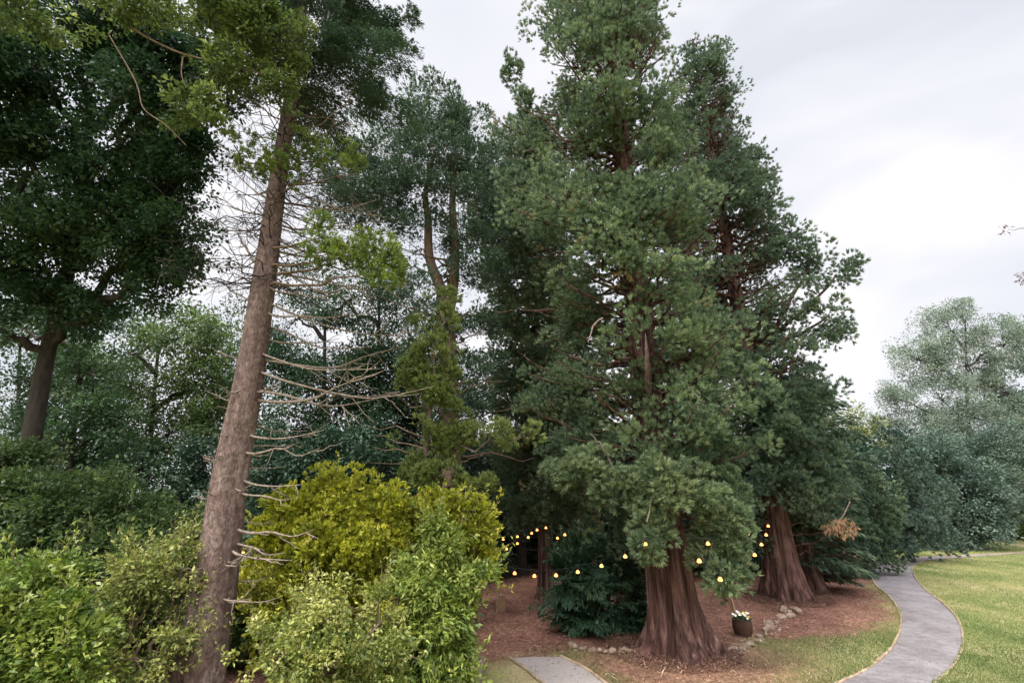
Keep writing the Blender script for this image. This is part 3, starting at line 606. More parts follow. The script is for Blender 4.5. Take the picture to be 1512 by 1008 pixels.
h_ = rg.uniform(size=len(C)) < .7; C, O, R_ = np.array(C), U(np.array(O)), np.array(R_)
k_spray(F, C[h_], O[h_], R_[h_], n=80, L=.12, W=.026, tint=.45, drop=.3); k_tuft(F, C[~h_], O[~h_], R_[~h_]*.75, n=10, m=11, L=.11, W=.024, tint=.5, up=.2)
F.build('crown', M_CEDAR, root)
F = Leaves(); C = []; O = []; R_ = []
for (u_, v_, dy, ru, n) in [(385, 238, -1.2, 38, 22), (410, 228, -1.2, 22, 8), (480, 232, -.8, 48, 22), (520, 375, -1.0, 70, 46), (475, 350, -1.0, 26, 12), (560, 385, -1.0, 34, 18), (540, 405, -1.1, 50, 14)]:
    c = P(u_, v_, Ye+dy); tt = T(v_, Ye+dy)*ru/FPX
    for k in range(n):
        q = rg.uniform(-1, 1); C.append(c+[q*tt, rg.uniform(-.5, .5), rg.choice([-.22, 0, .2])+rg.normal(0, .04)-q*.10]); O.append([1, rg.uniform(-.4, .4), 0]); R_.append(rg.uniform(.16, .28))
    tb = Tubes(); tb.add(sag(te(v_+20), c, .02, 8), np.linspace(.04, .012, 8), 5); tb.build('limb', B_BROWN, root)
k_tuft(F, np.array(C), U(np.array(O)), np.array(R_)*.9, n=13, m=10, L=.10, W=.022, tint=.5, up=.2)
F.build('green_spray', M_BRIGHT, root)

# ------------------------------------------------------------------ Q: the big dark broadleaf overhanging from the left
Yq = 13.0
root = empty('oak_tree', (P(10, 1000, Yq)[0], Yq, 0), 'large dark oak at the far left, canopy overhanging the top left corner', 'tree')
tr = [(P(25, 900, Yq)[0], Yq, -.1), P(35, 720, Yq), P(55, 600, Yq), P(75, 500, Yq), P(105, 380, Yq-.5), P(125, 250, Yq-1), P(130, 120, Yq-1)]
lobed(root, [(60, 90, 10, 150, 110), (190, 200, 10.5, 110, 110), (40, 260, 11, 130, 110), (150, 330, 11.5, 130, 80), (265, 360, 11.5, 75, 62), (70, 400, 12, 110, 60), (235, 110, 10, 100, 90), (300, 60, 10.5, 80, 70), (120, 10, 9, 150, 60), (-60, 150, 9, 120, 200), (190, 430, 12, 70, 50, .7), (300, 385, 11.5, 40, 30, .8), (-20, 480, 12, 60, 60, .6), (95, 460, 12.5, 70, 40, .7), (250, 270, 11, 70, 60), (300, 240, 11, 38, 70, .8), (320, 150, 11, 40, 50, .7)],
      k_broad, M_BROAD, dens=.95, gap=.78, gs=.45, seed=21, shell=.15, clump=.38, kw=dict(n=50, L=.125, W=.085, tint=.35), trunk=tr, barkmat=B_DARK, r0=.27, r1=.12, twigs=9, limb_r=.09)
F = lobed(root, [(300, 20, 7.6, 60, 28), (380, 60, 7.8, 50, 45), (410, 120, 8.0, 32, 34), (330, 100, 7.7, 40, 40), (275, 150, 7.6, 48, 30), (300, 190, 7.6, 32, 25), (350, 20, 7.6, 60, 22), (25, 25, 7.0, 45, 28), (100, 45, 7.2, 40, 20, .6), (440, 60, 8.2, 22, 60, .6), (200, 20, 7.2, 60, 20)],
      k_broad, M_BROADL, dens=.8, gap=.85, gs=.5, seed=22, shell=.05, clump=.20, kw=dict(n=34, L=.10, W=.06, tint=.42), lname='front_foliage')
tb = Tubes()
tb.add(resample([P(60, -60, 7.4), P(150, 2, 7.4), P(200, 45, 7.4), P(265, 78, 7.5), P(320, 92, 7.6), P(390, 110, 7.8)], 24), np.linspace(.034, .010, 24), 7)
tb.add(resample([P(160, 50, 7.4), P(200, 120, 7.4), P(212, 160, 7.4), P(245, 185, 7.5), P(275, 215, 7.6)], 24), np.linspace(.015, .006, 24), 6)
tb.add(resample([P(270, 85, 7.5), P(268, 110, 7.5), P(275, 130, 7.5)], 8), np.linspace(.018, .006, 8), 5)
tb.build('bare_branch', B_BROWN, root)

# ------------------------------------------------------------------ background trees behind the grove, left to right
def bgtree(name, label, lobes, mat, Yb, ub, r0=.3, vtop=None, kind=k_broad, seed=1, kw=None, dens=.5, gap=.6, gs=1.2, clump=.8, bark=B_DARK, twigs=8, shell=.35, group='woodland trees behind the grove', cat='tree', depthf=.7, ut=None, limb_r=.08):
    X0 = P(ub, 760, Yb)[0]; root = empty(name, (X0, Yb, 0), label, cat, group)
    vt = vtop if vtop else min(l[1] for l in lobes)+20
    tp = P(ut if ut is not None else ub, vt, Yb)
    tr = [(X0, Yb, -.1), (X0, Yb, 1.2), (X0*.6+tp[0]*.4, Yb, tp[2]*.5), tuple(tp)]
    lobed(root, lobes, kind, mat, dens=dens, gap=gap, gs=gs, seed=seed, shell=shell, clump=clump, kw=kw or dict(n=85, L=.17, W=.11, tint=.4), trunk=tr, barkmat=bark, r0=r0, r1=.06, twigs=twigs, depthf=depthf, limb_r=limb_r)
    return root
bgtree('beech_tree', 'airy green beech between the far left oak and the bare trunk, sky showing through', [(255, 490, 24, 60, 48), (310, 480, 24, 50, 45), (230, 570, 24, 55, 50), (300, 560, 24, 60, 50), (330, 620, 24, 50, 50), (250, 640, 24, 60, 50), (190, 520, 24, 40, 40)], M_MID, 24, 218, r0=.28, seed=51, dens=.9, gap=.64, gs=.6, ut=235)
bgtree('beech_tree', 'leafy dark beech low behind the far left oak trunk', [(30, 600, 27, 70, 60), (120, 660, 27, 80, 60), (200, 600, 27, 70, 70), (60, 480, 27, 70, 50), (150, 540, 27, 80, 60), (320, 560, 27, 60, 60), (280, 660, 27, 80, 50), (340, 480, 27, 40, 60, .7)], M_BROAD, 27, 30, r0=.3, seed=50, dens=.9, gap=.66, gs=.7, kw=dict(n=85, L=.17, W=.11, tint=.5))
bgtree('beech_tree', 'slim dark beech left of the airy beech, its low branches drooping', [(150, 480, 21, 60, 45), (120, 560, 21, 60, 50), (180, 620, 21, 60, 45), (110, 640, 21, 55, 45), (40, 560, 21, 50, 60, .6), (210, 690, 21, 60, 40), (60, 640, 21, 60, 50), (20, 480, 21, 40, 50, .5)], M_BROAD, 21, 110, r0=.25, seed=52, dens=.9, gap=.66, gs=.6, ut=120)
bgtree('holly_tree', 'dark holly low behind the left side of the bare trunk', [(300, 690, 22, 60, 50), (230, 730, 22, 70, 50), (340, 730, 22, 50, 60), (150, 700, 22, 60, 50)], M_YEW, 22, 270, r0=.2, seed=59, dens=.9, gap=.8, gs=.8, kw=dict(n=80, L=.16, W=.10, tint=.4), clump=.6)
bgtree('holly_tree', 'dense dark holly behind the dead branches of the bare trunk', [(440, 470, 23, 55, 55), (520, 440, 23, 60, 60), (480, 560, 23, 80, 60), (560, 560, 23, 60, 60), (430, 640, 23, 70, 60), (530, 650, 23, 80, 60), (400, 540, 23, 50, 60), (590, 640, 23, 50, 60)], M_BROAD, 23, 480, r0=.3, seed=53, dens=1.2, gap=.88, gs=1.0, kw=dict(n=85, L=.15, W=.10, tint=.25))
bgtree('holly_tree', 'tall dark holly between the bare trunk and the forked cedar', [(560, 480, 25, 50, 55), (600, 560, 25, 55, 60), (540, 540, 25, 60, 60), (500, 620, 25, 80, 60), (600, 650, 25, 60, 60), (430, 560, 25, 60, 60), (460, 430, 25, 50, 40, .7), (560, 400, 25, 50, 35, .5)], M_BROAD, 25, 560, r0=.25, seed=60, dens=1.0, gap=.74, gs=.6, kw=dict(n=85, L=.15, W=.10, tint=.3))
bgtree('holly_tree', 'darkest holly low behind the golden bush', [(400, 700, 19, 70, 60), (480, 680, 19, 80, 60), (570, 690, 19, 70, 70), (640, 740, 19, 60, 70)], M_YEW, 19, 500, r0=.3, seed=54, dens=.7, gap=0, kw=dict(n=70, L=.17, W=.10, tint=.25), clump=.6)
bgtree('yew_tree', 'black green yew standing deep in the grove left of the forked cedar', [(600, 480, 27, 30, 50, .8), (590, 560, 27, 40, 60), (600, 660, 27, 70, 60), (680, 640, 27, 60, 70)], M_YEW, 27, 612, r0=.3, seed=55, dens=.55, gap=.7, kw=dict(n=60, L=.22, W=.12, tint=.2))
bgtree('yew_tree', 'black green yew closing the back of the grove behind the festoon lights', [(720, 640, 30, 70, 90), (800, 680, 30, 80, 80), (760, 760, 30, 90, 60), (850, 740, 30, 90, 70), (740, 800, 29, 110, 42), (640, 790, 29, 80, 50), (720, 560, 30, 55, 55, .7), (800, 580, 30, 70, 60)], M_YEW, 30, 770, r0=.4, seed=56, dens=.7, gap=.95, kw=dict(n=60, L=.24, W=.13, tint=.15))
bgtree('yew_tree', 'black green yew behind the largest sequoia trunk', [(920, 700, 30, 80, 90), (1000, 700, 30, 80, 90), (940, 790, 30, 90, 40), (1050, 760, 30, 80, 70), (1000, 600, 30, 100, 80)], M_YEW, 30, 960, r0=.4, seed=57, dens=.6, gap=.95, kw=dict(n=60, L=.24, W=.13, tint=.15))
bgtree('yew_tree', 'black green yew filling the gap between both sequoia trunks', [(1100, 720, 31, 70, 80), (1120, 800, 31, 60, 45), (1180, 740, 31, 60, 70), (1060, 810, 31, 70, 35)], M_YEW, 31, 1090, r0=.4, seed=58, dens=.7, gap=0, kw=dict(n=60, L=.24, W=.13, tint=.12))
for q, (u_, lab) in enumerate([(640, 'leftmost of the dense black yews added to block light behind the grove'), (780, 'dense black yew added to block light straight behind the clearing'), (920, 'dense black yew added to block light behind the low yew shrub'), (1060, 'dense black yew added to block light behind the largest sequoia'), (1190, 'rightmost of the dense black yews added to block light behind the grove'), (480, 'dense black yew added low behind the golden bush and dead branches')]):
    bgtree('yew_tree', lab, [(u_-30, 720, 36, 75, 70), (u_+40, 740, 36, 75, 60), (u_, 690, 36, 70, 60), (u_, 775, 35, 100, 45)], M_YEW, 36, u_, r0=.4, seed=91+q, dens=.8, gap=0, kw=dict(n=60, L=.30, W=.18, tint=.15))  # yew row added to keep light from entering the grove from behind
# ------------------------------------------------------------------ right background
rbk = 'trees and shrubs beyond the bend of the path'
bgtree('cypress_shrub', 'rounded dark conifer shrub right behind the orange dead bough', [(1262, 712, 30, 34, 38), (1280, 758, 30, 42, 44), (1245, 800, 29, 38, 38), (1230, 740, 29, 35, 45), (1285, 800, 30, 30, 34)], M_SEQ2, 30, 1262, r0=.2, kind=k_tuft, seed=61, dens=.9, gap=0, kw=dict(n=9, m=11, L=.26, W=.06, tint=.4, tv=.25), clump=.6, group=rbk, cat='shrub')
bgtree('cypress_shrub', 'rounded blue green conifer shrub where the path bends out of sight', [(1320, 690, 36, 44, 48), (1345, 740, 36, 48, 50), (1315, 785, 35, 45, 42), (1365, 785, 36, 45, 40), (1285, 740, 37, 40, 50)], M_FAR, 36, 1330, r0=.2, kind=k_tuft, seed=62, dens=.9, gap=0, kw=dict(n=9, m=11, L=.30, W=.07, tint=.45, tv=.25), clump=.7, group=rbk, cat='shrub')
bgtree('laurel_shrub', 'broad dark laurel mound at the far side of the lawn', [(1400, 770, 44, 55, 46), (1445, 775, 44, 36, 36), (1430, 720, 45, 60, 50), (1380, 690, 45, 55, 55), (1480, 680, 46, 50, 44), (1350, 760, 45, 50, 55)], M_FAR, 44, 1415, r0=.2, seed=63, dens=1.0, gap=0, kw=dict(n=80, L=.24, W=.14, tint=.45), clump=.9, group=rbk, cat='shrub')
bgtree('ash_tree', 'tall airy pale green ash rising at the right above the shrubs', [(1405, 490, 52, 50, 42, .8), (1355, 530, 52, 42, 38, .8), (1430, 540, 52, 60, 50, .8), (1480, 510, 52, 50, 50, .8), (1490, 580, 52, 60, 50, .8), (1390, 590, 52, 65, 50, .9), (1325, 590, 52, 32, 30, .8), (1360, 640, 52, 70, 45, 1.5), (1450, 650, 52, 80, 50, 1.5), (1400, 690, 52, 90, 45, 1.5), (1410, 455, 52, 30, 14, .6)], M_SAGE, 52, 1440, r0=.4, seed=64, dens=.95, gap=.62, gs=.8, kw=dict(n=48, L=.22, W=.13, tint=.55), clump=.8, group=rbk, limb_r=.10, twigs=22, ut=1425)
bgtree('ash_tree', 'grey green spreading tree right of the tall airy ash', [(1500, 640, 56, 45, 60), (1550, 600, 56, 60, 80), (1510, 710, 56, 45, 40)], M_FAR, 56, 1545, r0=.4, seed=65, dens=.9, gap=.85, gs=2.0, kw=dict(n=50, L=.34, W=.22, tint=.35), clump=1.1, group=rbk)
bgtree('lime_tree', 'small yellowing tree peeping out between the cypress and the airy ash', [(1245, 620, 50, 28, 32), (1275, 640, 50, 32, 28), (1255, 670, 50, 45, 28), (1310, 665, 50, 28, 18)], M_YTREE, 50, 1262, r0=.25, seed=66, dens=.5, gap=.8, gs=1.5, kw=dict(n=50, L=.30, W=.20, tint=.5), clump=.8, group=rbk)
bgtree('hedge_shrub', 'low light green shrub at the right edge beyond the lawn', [(1480, 772, 58, 34, 22), (1520, 774, 56, 36, 24)], M_GREEN, 61, 1500, r0=.1, seed=67, dens=.6, gap=0, kw=dict(n=45, L=.4, W=.26, tint=.6), clump=.8, group=rbk, cat='shrub')
bgtree('maple_tree', 'purple leaved tree just outside the right edge, only a sprig of it showing', [(1522, 335, 26, 26, 30, .5), (1535, 405, 26, 26, 20, .4), (1600, 380, 26, 70, 90, .4)], M_RED, 26, 1640, r0=.25, seed=68, dens=.3, gap=.5, gs=.6, kw=dict(n=26, L=.17, W=.11, tint=.5), clump=.45, group=rbk, ut=1610, twigs=14)
# distant woodland beyond everything (reads as one mass)
F = Leaves(); rg2 = np.random.default_rng(9)
C = []
for k in range(1500):
    az = rg2.uniform(-1.05, 1.05); D = rg2.uniform(75, 95); hmax = 3.5+2.2*math.sin(az*9)+1.2*math.sin(az*23+1)
    C.append([D*math.sin(az), D*math.cos(az), rg2.uniform(.3, 1)**.7*hmax])
C = np.array(C); k_broad(F, C, U(-C*[1, 1, 0]+[0, 0, .1]), 1.7, n=34, L=.7, W=.5, tint=.4)
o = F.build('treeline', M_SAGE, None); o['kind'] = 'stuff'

# orange dead bough hanging by the cypress
root = empty('dead_bough', P(1240, 772, 20.5), 'orange brown dead bough hanging under the dark cypress', 'branch')
F = Leaves(); tb = Tubes(); C = []
for (u_, v_) in [(1222, 776), (1232, 770), (1240, 768), (1250, 773), (1258, 780), (1236, 778), (1246, 782)]: C.append(P(u_, v_, 20.5))
tb.add(resample([P(1255, 740, 20.9), P(1242, 765, 20.5), P(1220, 777, 20.5)], 9), np.linspace(.03, .008, 9), 5); tb.build('stem', B_TWIG, root)
k_spray(F, np.array(C), U(np.array([[-.5, -.5, -.3]]*7)), .26, n=50, L=.18, W=.045, tint=.5); F.build('foliage', M_BROWN, root)

# ------------------------------------------------------------------ foreground shrubs
def shrub(name, label, lobes, mat, Yb, ub, kind=k_broad, seed=1, kw={}, dens=.7, clump=.26, gap=.92, gs=.35, shell=.3, stems=6, group='shrubs in the foreground bed', depthf=.8, bark=B_BROWN, lname='foliage'):
    X0 = P(ub, 900, Yb)[0]; root = empty(name, (X0, Yb, 0), label, 'shrub', group)
    C, O, R_, cen = lobe_c(lobes, dens, gap, gs, seed, shell, clump, depthf)
    F = Leaves(); kind(F, C, O, R_, **kw); rg = np.random.default_rng(seed); tb = Tubes()
    Lk, Wk = kw.get('L', .1), kw.get('W', .05)
    for i in rg.choice(len(C), min(len(C), 150), replace=False):   # stray shoots that stand out of the outline
        dd = U((O[i]+[0, 0, .55]+rg.normal(0, .35, 3))[None])[0]; ln = rg.uniform(.18, .5); st = sag(C[i], C[i]+dd*ln+O[i]*R_[i], .1, 7, .1)
        tb.add(st, np.linspace(.008, .003, 7), 4); nl = rg.integers(9, 20); q = st[rg.integers(2, 7, nl)]+rg.normal(0, .02, (nl, 3))
        F.add(q, dd+rg.normal(0, .7, (nl, 3)), rnd(nl), Lk*rg.uniform(.5, 1.3, nl), Wk*rg.uniform(.5, 1.2, nl), rg.uniform(.35, .95, nl))
    F.build(lname, mat, root)
    for c, a_, h_, pts in cen:
        tb.add(sag((X0+rg.uniform(-.2, .2), Yb+rg.uniform(-.2, .2), -.05), c, -.08, 9, .1), np.linspace(.05, .02, 9), 6)
        if len(pts):
            for q in rg.choice(len(pts), min(stems, len(pts)), replace=False): tb.add(sag(c, pts[q], .03, 5, .12), np.linspace(.018, .005, 5), 4)
    tb.build('stem', bark, root); return root
shrub('golden_cypress', 'big golden green bush right of the bare trunk', [(450, 760, 12, 55, 55), (510, 740, 12, 55, 45), (560, 770, 12, 50, 60), (420, 810, 11.8, 50, 50), (490, 820, 11.6, 70, 55), (570, 850, 11.8, 45, 60), (400, 870, 12, 45, 50), (460, 900, 11.8, 80, 60), (560, 930, 11.8, 50, 60)], M_GOLD, 12, 490, kind=k_tuft, seed=71, kw=dict(n=9, m=9, L=.115, W=.045, tint=.5, up=.3), dens=1.35, clump=.25, gap=0)
shrub('golden_cypress', 'golden green bush at the right end of the foreground bed beside the brown clearing', [(690, 772, 12.3, 36, 42), (706, 818, 12.3, 28, 34), (650, 765, 12.3, 30, 36), (670, 860, 12.6, 36, 50), (662, 920, 12.6, 34, 40), (655, 790, 12.6, 38, 50)], M_GOLD, 12.6, 690, kind=k_tuft, seed=72, kw=dict(n=9, m=9, L=.115, W=.045, tint=.45, up=.3), dens=1.3, clump=.25, gap=0)
shrub('laurel_bush', 'fresh green leafy bush in front of the second golden bush', [(652, 808, 11.2, 38, 38), (672, 860, 11, 42, 36), (640, 870, 10.8, 48, 55), (645, 935, 10.6, 48, 50), (655, 985, 10.6, 34, 40), (620, 990, 10.4, 45, 45)], M_GREEN, 10.8, 655, seed=73, kw=dict(n=46, L=.13, W=.05, tint=.42, droop=.4, tv=.2), dens=1.25, clump=.22, gap=0)
shrub('variegated_shrub', 'pale cream flecked shrub at the bottom beside the bare trunk', [(500, 890, 9.6, 60, 38), (450, 930, 9.4, 65, 50), (560, 920, 9.6, 45, 45), (400, 970, 9.2, 55, 50), (480, 990, 9, 75, 50), (560, 990, 9.2, 40, 50)], M_PALE, 9.3, 480, seed=74, kw=dict(n=42, L=.075, W=.045, tint=.42, tv=.26), dens=1.35, clump=.18, gap=.95)
shrub('dark_laurel', 'tall dark green bush behind, filling the left edge below the oak trunk', [(40, 740, 12, 85, 55), (130, 745, 12, 70, 50), (210, 760, 12, 60, 50), (180, 830, 11.6, 80, 60), (60, 830, 11.6, 90, 60), (-30, 800, 11.6, 80, 80), (270, 800, 12, 45, 50), (0, 680, 12.2, 60, 40), (110, 910, 11.4, 120, 70)], M_MID, 12, 110, seed=75, kw=dict(n=50, L=.12, W=.065, tint=.3), dens=1.1, clump=.28, gap=0)
shrub('laurel_bush', 'fresh green shrub in the bottom left corner', [(40, 870, 8.6, 60, 50), (90, 930, 8.2, 55, 55), (30, 960, 8, 75, 65), (110, 990, 8, 50, 50), (-10, 900, 8, 60, 60)], M_GREEN, 8.2, 60, seed=76, kw=dict(n=44, L=.10, W=.048, tint=.28, tv=.2), dens=1.3, clump=.20, gap=0)
shrub('olive_shrub', 'yellow brown leaved shrub tight against the left side of the bare trunk', [(230, 840, 9.6, 60, 42), (270, 800, 9.8, 32, 30, .7), (200, 890, 9.4, 50, 50), (260, 920, 9.6, 45, 60), (200, 970, 9.2, 60, 50), (160, 920, 9.2, 35, 45)], M_OLIVE, 9.5, 220, seed=77, kw=dict(n=42, L=.08, W=.042, tint=.42, tv=.24), dens=1.1, clump=.22, gap=.95)
shrub('golden_shrub', 'low yellow green plant between the bare trunk and the cream flecked shrub', [(385, 905, 10.8, 40, 40), (430, 870, 11, 40, 35), (590, 880, 10.8, 25, 40), (580, 950, 10.6, 30, 45)], M_GOLD, 10.8, 440, seed=78, kw=dict(n=40, L=.09, W=.05, tint=.4), dens=.6, clump=.2)
shrub('holly_shrub', 'low dark green shrub half hidden behind the bare trunk and the golden bush', [(330, 880, 14.5, 60, 50), (400, 900, 14.5, 60, 45), (300, 930, 14, 60, 40), (430, 860, 14.5, 50, 45), (350, 940, 14, 60, 35), (190, 900, 14, 70, 50)], M_MID, 14.4, 350, seed=79, kw=dict(n=46, L=.11, W=.06, tint=.25), dens=1.0, clump=.28, gap=0)
# slender juniper with thin pale stem
Yf = 13.4; X0 = P(630, 900, Yf)[0]
root = empty('slender_juniper', (X0, Yf, 0), 'slim young conifer with thin pale stem rising between the golden bushes', 'tree', 'shrubs in the foreground bed')
lobed(root, [(640, 530, Yf, 34, 40), (642, 480, Yf+.5, 30, 40, .5), (655, 440, Yf+.8, 24, 26, .3), (600, 560, Yf, 20, 20, .5), (650, 575, Yf, 36, 28), (625, 600, Yf, 28, 26), (660, 620, Yf, 30, 28), (630, 650, Yf, 38, 24), (670, 655, Yf, 24, 22), (640, 705, Yf-.3, 40, 20), (690, 715, Yf, 30, 26), (610, 690, Yf, 22, 20, .6), (720, 640, Yf, 40, 12, .7), (770, 645, Yf, 28, 16, .7)], k_tuft, M_JUN, dens=1.3, gap=.88, gs=.5, seed=81, shell=.1, clump=.26,
      kw=dict(n=12, m=12, L=.14, W=.026, tint=.55), trunk=[(X0, Yf, -.1), P(630, 790, Yf), P(627, 690, Yf), P(640, 560, Yf), P(640, 515, Yf)], barkmat=B_PINE, r0=.13, r1=.03, limb_r=.025, twigs=5)
# dark yew shrub below the bulbs
b = G(890, 948); Yk = b[1]+1.5
shrub('yew_shrub', 'low dense dark green yew shrub in the bed left of the largest sequoia trunk', [(880, 825, Yk+.2, 62, 38), (850, 860, Yk-.2, 46, 44), (845, 905, Yk-.3, 32, 34), (915, 880, Yk-.2, 45, 48), (875, 915, Yk-.5, 42, 28), (930, 840, Yk+.3, 35, 50), (925, 920, Yk-.3, 32, 22)], M_YEW, Yk, 890, kind=k_spray, seed=82, kw=dict(n=80, L=.17, W=.05, tint=.6), dens=.95, clump=.34, gap=0, group='shrubs on the mulch bed')

# ------------------------------------------------------------------ stones
rg = np.random.default_rng(123)
def stone_obj(loc, r, label, group):
    bm = bmesh.new(); bmesh.ops.create_icosphere(bm, subdivisions=2, radius=1)
    sd_ = rg.uniform(0, 100); s = np.array([rg.uniform(.8, 1.4), rg.uniform(.6, 1), rg.uniform(.6, .95)])*r
    v = np.array([q.co[:] for q in bm.verts]); 
    for _ in range(5):                                     # chip flat facets off it
        nrm = U(rg.normal(size=(1, 3)))[0]; c_ = rg.uniform(.55, .85); dd = v@nrm; v -= np.maximum(dd-c_, 0)[:, None]*nrm
    v *= (1+.07*wave(v+sd_, .5, int(sd_)))[:, None]; v *= s
    for q, c_ in zip(bm.verts, v): q.co = c_
    me = bpy.data.meshes.new('edging_stone'); bm.to_mesh(me); bm.free(); me.materials.append(M_STONE)
    o = bpy.data.objects.new('edging_stone', me); COL.objects.link(o); o.location = (loc[0], loc[1], s[2]*.45); o.rotation_euler = (0, 0, rg.uniform(0, 6.28))
    tag(o, label, 'stone', group)
gA = 'stones edging the bed right of the big trunk'; gB = 'stones edging the bed left of the big trunk'
ORD = 'first second third fourth fifth sixth seventh eighth ninth tenth eleventh twelfth thirteenth fourteenth fifteenth sixteenth seventeenth eighteenth nineteenth twentieth'.split()
ORD += ['twenty first', 'twenty second', 'twenty third', 'twenty fourth', 'twenty fifth', 'twenty sixth']
line = resample([G(*q) for q in [(1072, 962), (1100, 958), (1122, 945), (1135, 928), (1155, 915), (1172, 903)]], 26)
for i, c in enumerate(line):
    stone_obj(c+rg.normal(0, .07, 3), rg.uniform(.08, .155), ORD[i]+' stone from the big trunk in the line curving past the flower basket', gA)
for c, l_ in [(G(1165, 912), 'nearest'), (G(1175, 905), 'rightmost'), (G(1158, 903), 'leftmost')]: stone_obj(c, .21, l_+' of three large block stones ending the stone line by the second trunk', 'block stones by the second trunk')
for q in [(1150, 932, 'loose stone on the lawn side halfway along the stone line'), (1140, 938, 'loose stone on the lawn side, next nearer the basket from the middle one'), (1162, 928, 'loose stone on the lawn side closest to the three block stones'), (1128, 950, 'loose stone on the lawn side in front of the flower basket'), (1095, 966, 'loose stone nearest the big trunk on the lawn side of the stone line'), (1112, 951, 'loose stone lying between the flower basket and the stone line'), (1145, 918, 'loose stone on the mulch side behind the far half of the stone line')]: stone_obj(G(*q[:2]), rg.uniform(.06, .10), q[2], 'loose stones by the basket')
line = resample([G(*q) for q in [(842, 955), (870, 960), (900, 964), (925, 963), (945, 962)]], 14)
for i, c in enumerate(line): stone_obj(c+rg.normal(0, .06, 3), rg.uniform(.08, .14), ORD[i]+' stone from the left in the low row under the yew shrub', gB)

# ------------------------------------------------------------------ flower basket
c = G(1098, 938)
root = empty('flower_basket', c, 'dark woven basket planter full of white and yellow flowers on the brown mulch', 'planter')
tb = Tubes(); zz = np.linspace(0, .42, 15); tb.add(np.stack([c[0]+0*zz, c[1]+0*zz, zz+.03], -1), .24+.05*np.sin(zz/.42*2.6), 28, lambda th, p_: 1+.03*np.cos(14*th[None, :]+PI*(np.arange(len(p_))[:, None] % 2)))
tb.build('basket', M_BASKET, root)
tb = Tubes(); th = np.linspace(0, 2*PI, 33); tb.add(np.stack([c[0]+.265*np.cos(th), c[1]+.265*np.sin(th), .46+0*th], -1), .022, 7); tb.build('rim', M_BASKET, root)
F = Leaves(); C = np.array([c+[rg.uniform(-.18, .18), rg.uniform(-.18, .18), .46+rg.uniform(0, .06)] for _ in range(24)]); k_broad(F, C, rnd(24), .09, n=22, L=.08, W=.04, tint=.3); F.build('leaves', M_MID, root)
M_WHITE = noisemat('white_petals', [(.3, (.70, .68, .66)), (.7, (.82, .80, .78))], bump=.1, rough=.6); M_YEL = noisemat('yellow_petals', [(.3, (.70, .45, .04)), (.7, (.80, .60, .10))], bump=.1, rough=.6)
def flower(pc, r_, mt):
    vs, fs = [], []
    n_ = U(np.array([[rg.normal(0, .3), -.5+rg.normal(0, .2), 1]]))[0]; a_ = U(np.cross(n_, [1, 0, 0])[None])[0]; b_ = np.cross(n_, a_)
    for k in range(6):
        t0 = k*PI/3; d_ = a_*math.cos(t0)+b_*math.sin(t0); s_ = np.cross(n_, d_); i = len(vs)
        vs += [pc, pc+d_*r_*.6+s_*r_*.36+n_*r_*.15, pc+d_*r_+n_*r_*.05, pc+d_*r_*.6-s_*r_*.36+n_*r_*.15]; fs.append([i, i+1, i+2, i+3])
    mesh_obj('flower', vs, fs, mt, root)
for k in range(30):
    rr_, a_ = .25*math.sqrt(rg.uniform()), rg.uniform(0, 6.28)
    flower(c+[rr_*math.cos(a_), rr_*math.sin(a_), .56+rg.uniform(-.04, .08)], rg.uniform(.04, .06), M_YEL if rg.uniform() < .3 else M_WHITE)

# ------------------------------------------------------------------ timber: stake, post, pole, logs
def beam(name, a_, b_, w_, label, cat, mat=M_WOOD, sides=4, cap=True, top=1.0):
    a_, b_ = Vector(a_), Vector(b_); d_ = b_-a_; bm = bmesh.new()
    bmesh.ops.create_cone(bm, cap_ends=True, segments=sides, radius1=w_, radius2=w_*top, depth=d_.length)
    bmesh.ops.bevel(bm, geom=bm.edges[:], offset=w_*.12, segments=1, affect='EDGES')
    bmesh.ops.subdivide_edges(bm, edges=[e_ for e_ in bm.edges if e_.calc_length() > d_.length*.6], cuts=5)
    for v_ in bm.verts: v_.co.x += rg.normal(0, w_*.03); v_.co.y += rg.normal(0, w_*.03)
    me = bpy.data.meshes.new(name); bm.to_mesh(me); bm.free(); me.materials.append(mat)
    o = bpy.data.objects.new(name, me); COL.objects.link(o); o.location = (a_+b_)/2; o.rotation_euler = d_.to_track_quat('Z', 'Y').to_euler()
    return tag(o, label, cat)
g0 = G(1090, 928)
beam('leaning_stake', (g0[0]+.06, g0[1]+.1, -.05), tuple(P(1078, 880, g0[1]+.1)), .065, 'pale timber stake leaning behind the flower basket', 'stake', M_WOOD)
g0 = G(741, 902); beam('wooden_post', (g0[0], g0[1], -.1), (g0[0]+.02, g0[1], .58), .16, 'short square brown post at the edge of the golden bush', 'post')
g0 = G(734, 905); beam('thin_pole', (g0[0], g0[1], -.1), (g0[0]-.02, g0[1], 1.5), .035, 'thin upright yellowish pole beside the short square post', 'pole', M_EDGE)
g0 = G(700, 985); beam('cut_log', (g0[0]-.02, g0[1], -.05), (g0[0]-.05, g0[1], .42), .14, 'cut log standing upright beside the short path', 'log', B_TWIG, sides=12, top=.93)
a_ = G(703, 1012); b_ = G(712, 982); beam('fallen_log', (a_[0], a_[1], .09), (b_[0], b_[1], .11), .11, 'log lying on the ground in front of the upright cut log', 'log', B_TWIG, sides=12, top=.9)

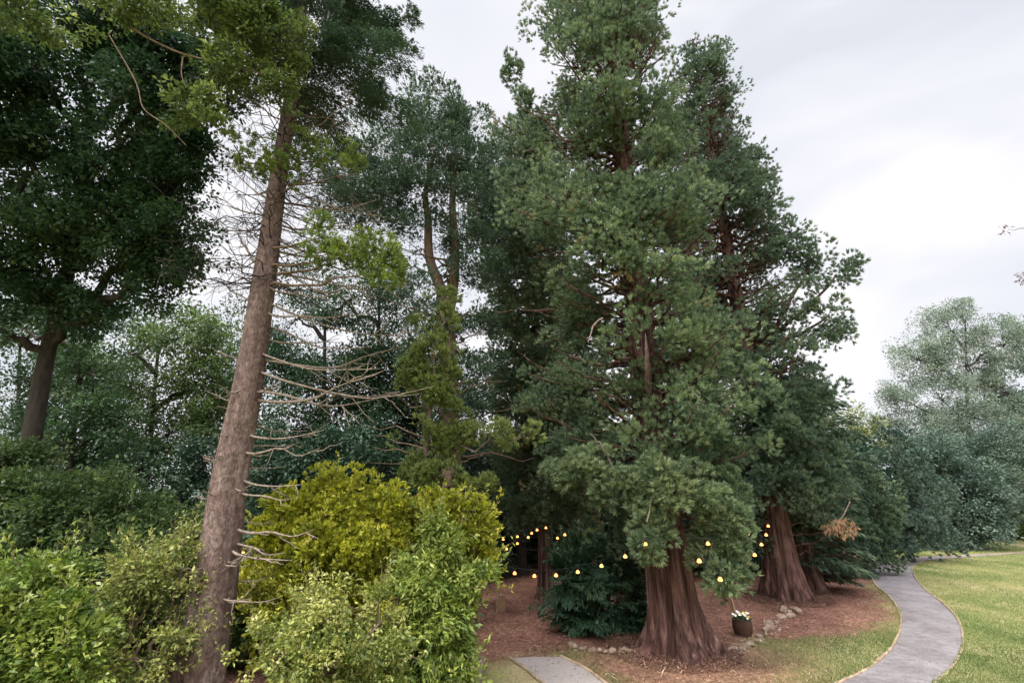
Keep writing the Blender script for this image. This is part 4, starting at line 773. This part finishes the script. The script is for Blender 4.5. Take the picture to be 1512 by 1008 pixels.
# ------------------------------------------------------------------ festoon lights
def bulb_mesh():
    bm = bmesh.new(); prf = [(.0, -.085), (.034, -.082), (.050, -.066), (.044, -.042), (.026, -.014), (.016, 0)]
    rings = []
    for r_, z_ in prf: rings.append([bm.verts.new((r_*math.cos(k*PI/5), r_*math.sin(k*PI/5), z_)) for k in range(10)] if r_ else [bm.verts.new((0, 0, z_))])
    for k in range(10): bm.faces.new((rings[0][0], rings[1][(k+1) % 10], rings[1][k]))
    for q in range(1, len(prf)-1):
        for k in range(10): bm.faces.new((rings[q][k], rings[q][(k+1) % 10], rings[q+1][(k+1) % 10], rings[q+1][k]))
    me = bpy.data.meshes.new('bulb'); bm.to_mesh(me); bm.free(); me.materials.append(M_BULB)
    for p_ in me.polygons: p_.use_smooth = True
    return me
def socket_mesh():
    bm = bmesh.new(); bmesh.ops.create_cone(bm, cap_ends=True, segments=10, radius1=.024, radius2=.016, depth=.07)
    for v_ in bm.verts: v_.co.z += .035
    me = bpy.data.meshes.new('socket'); bm.to_mesh(me); bm.free(); me.materials.append(M_BLACK); return me
BM, SM = bulb_mesh(), socket_mesh()
def festoon(label, start, end, bulbs, sc_=1.3):
    pts = [np.array(P(*q)) for q in bulbs]; s_, e_ = np.array(P(*start)), np.array(P(*end))
    root = empty('festoon_lights', s_, label, 'string lights', 'warm festoon lights in the grove')
    tb = Tubes(); tb.add(resample([s_]+[q+[0, 0, .085*sc_] for q in pts]+[e_], 12*len(pts)), .010, 5); tb.build('cable', M_BLACK, root)
    for q in pts:
        o = bpy.data.objects.new('bulb', BM); COL.objects.link(o); o.parent = root; o.location = Vector(q-s_); o.scale = (sc_,)*3
        k = bpy.data.objects.new('socket', SM); COL.objects.link(k); k.parent = o
festoon('widely spaced festoon string hanging before the low yew shrub, ending at the largest trunk', (345, 800, 15.4), (975, 778, 14.2),
        [(359, 812, 15.4), (416, 826, 15.4), (475, 835, 15.4), (545, 838, 15.4), (612, 840, 15.4), (670, 842, 15.4), (712, 842, 15.4), (760, 843, 15.3), (789, 847, 15.2), (821, 846, 15), (853, 841, 14.8), (888, 832, 14.4), (923, 818, 13.8), (953, 800, 12.9)], 1.05)
festoon('upper festoon string deep in the clearing, climbing to the right', (735, 790, 20), (812, 770, 20), [(743, 794, 20), (764, 790, 20), (785, 785, 20), (806, 777, 20)], .95)
festoon('lower festoon string deep in the clearing, dipping then running to the right', (738, 806, 19), (846, 780, 18), [(748, 808, 19), (764, 800, 19), (780, 791, 19), (793, 780, 19), (823, 792, 18), (834, 787, 18)], .95)
festoon('festoon string looping from the largest sequoia to the second sequoia trunk', (1000, 790, 15.2), (1140, 765, 21.5), [(1032, 824, 12.6), (1063, 851, 12.7), (1104, 828, 14.5), (1114, 816, 16), (1124, 801, 18), (1131, 787, 19.5), (1134, 774, 20.6)], 1.15)
festoon('short festoon string half hidden in the low bough right of the largest trunk', (1015, 790, 13), (1135, 770, 20.5), [(1045, 799, 12.6), (1104, 785, 16)], 1.0)

# ------------------------------------------------------------------ low ivy and brambles under the trees left of and behind the clearing
rgu = np.random.default_rng(31); xu, yu = rgu.uniform(-60, 22, 9000), rgu.uniform(14.5, 62, 9000)
clear_ = (xu > -1.5+(yu-16)*.02) & (yu < 29)               # the clearing itself stays bare
k = ~clear_ & (np.abs(xu) < yu*1.2) & ((xu < 0) | (yu > 33)) & (poly_dist(xu, yu, pathpoly) < -1)
Cu = np.stack([xu[k], yu[k], rgu.uniform(.15, .75, k.sum())], -1)
F = Leaves(); k_broad(F, Cu, rnd(len(Cu))*[1, 1, .2]+[0, -.3, .4], .55, n=42, L=.17, W=.12, tint=.35, flat=.6)
F.build('undergrowth', M_BROAD, None)['kind'] = 'stuff'
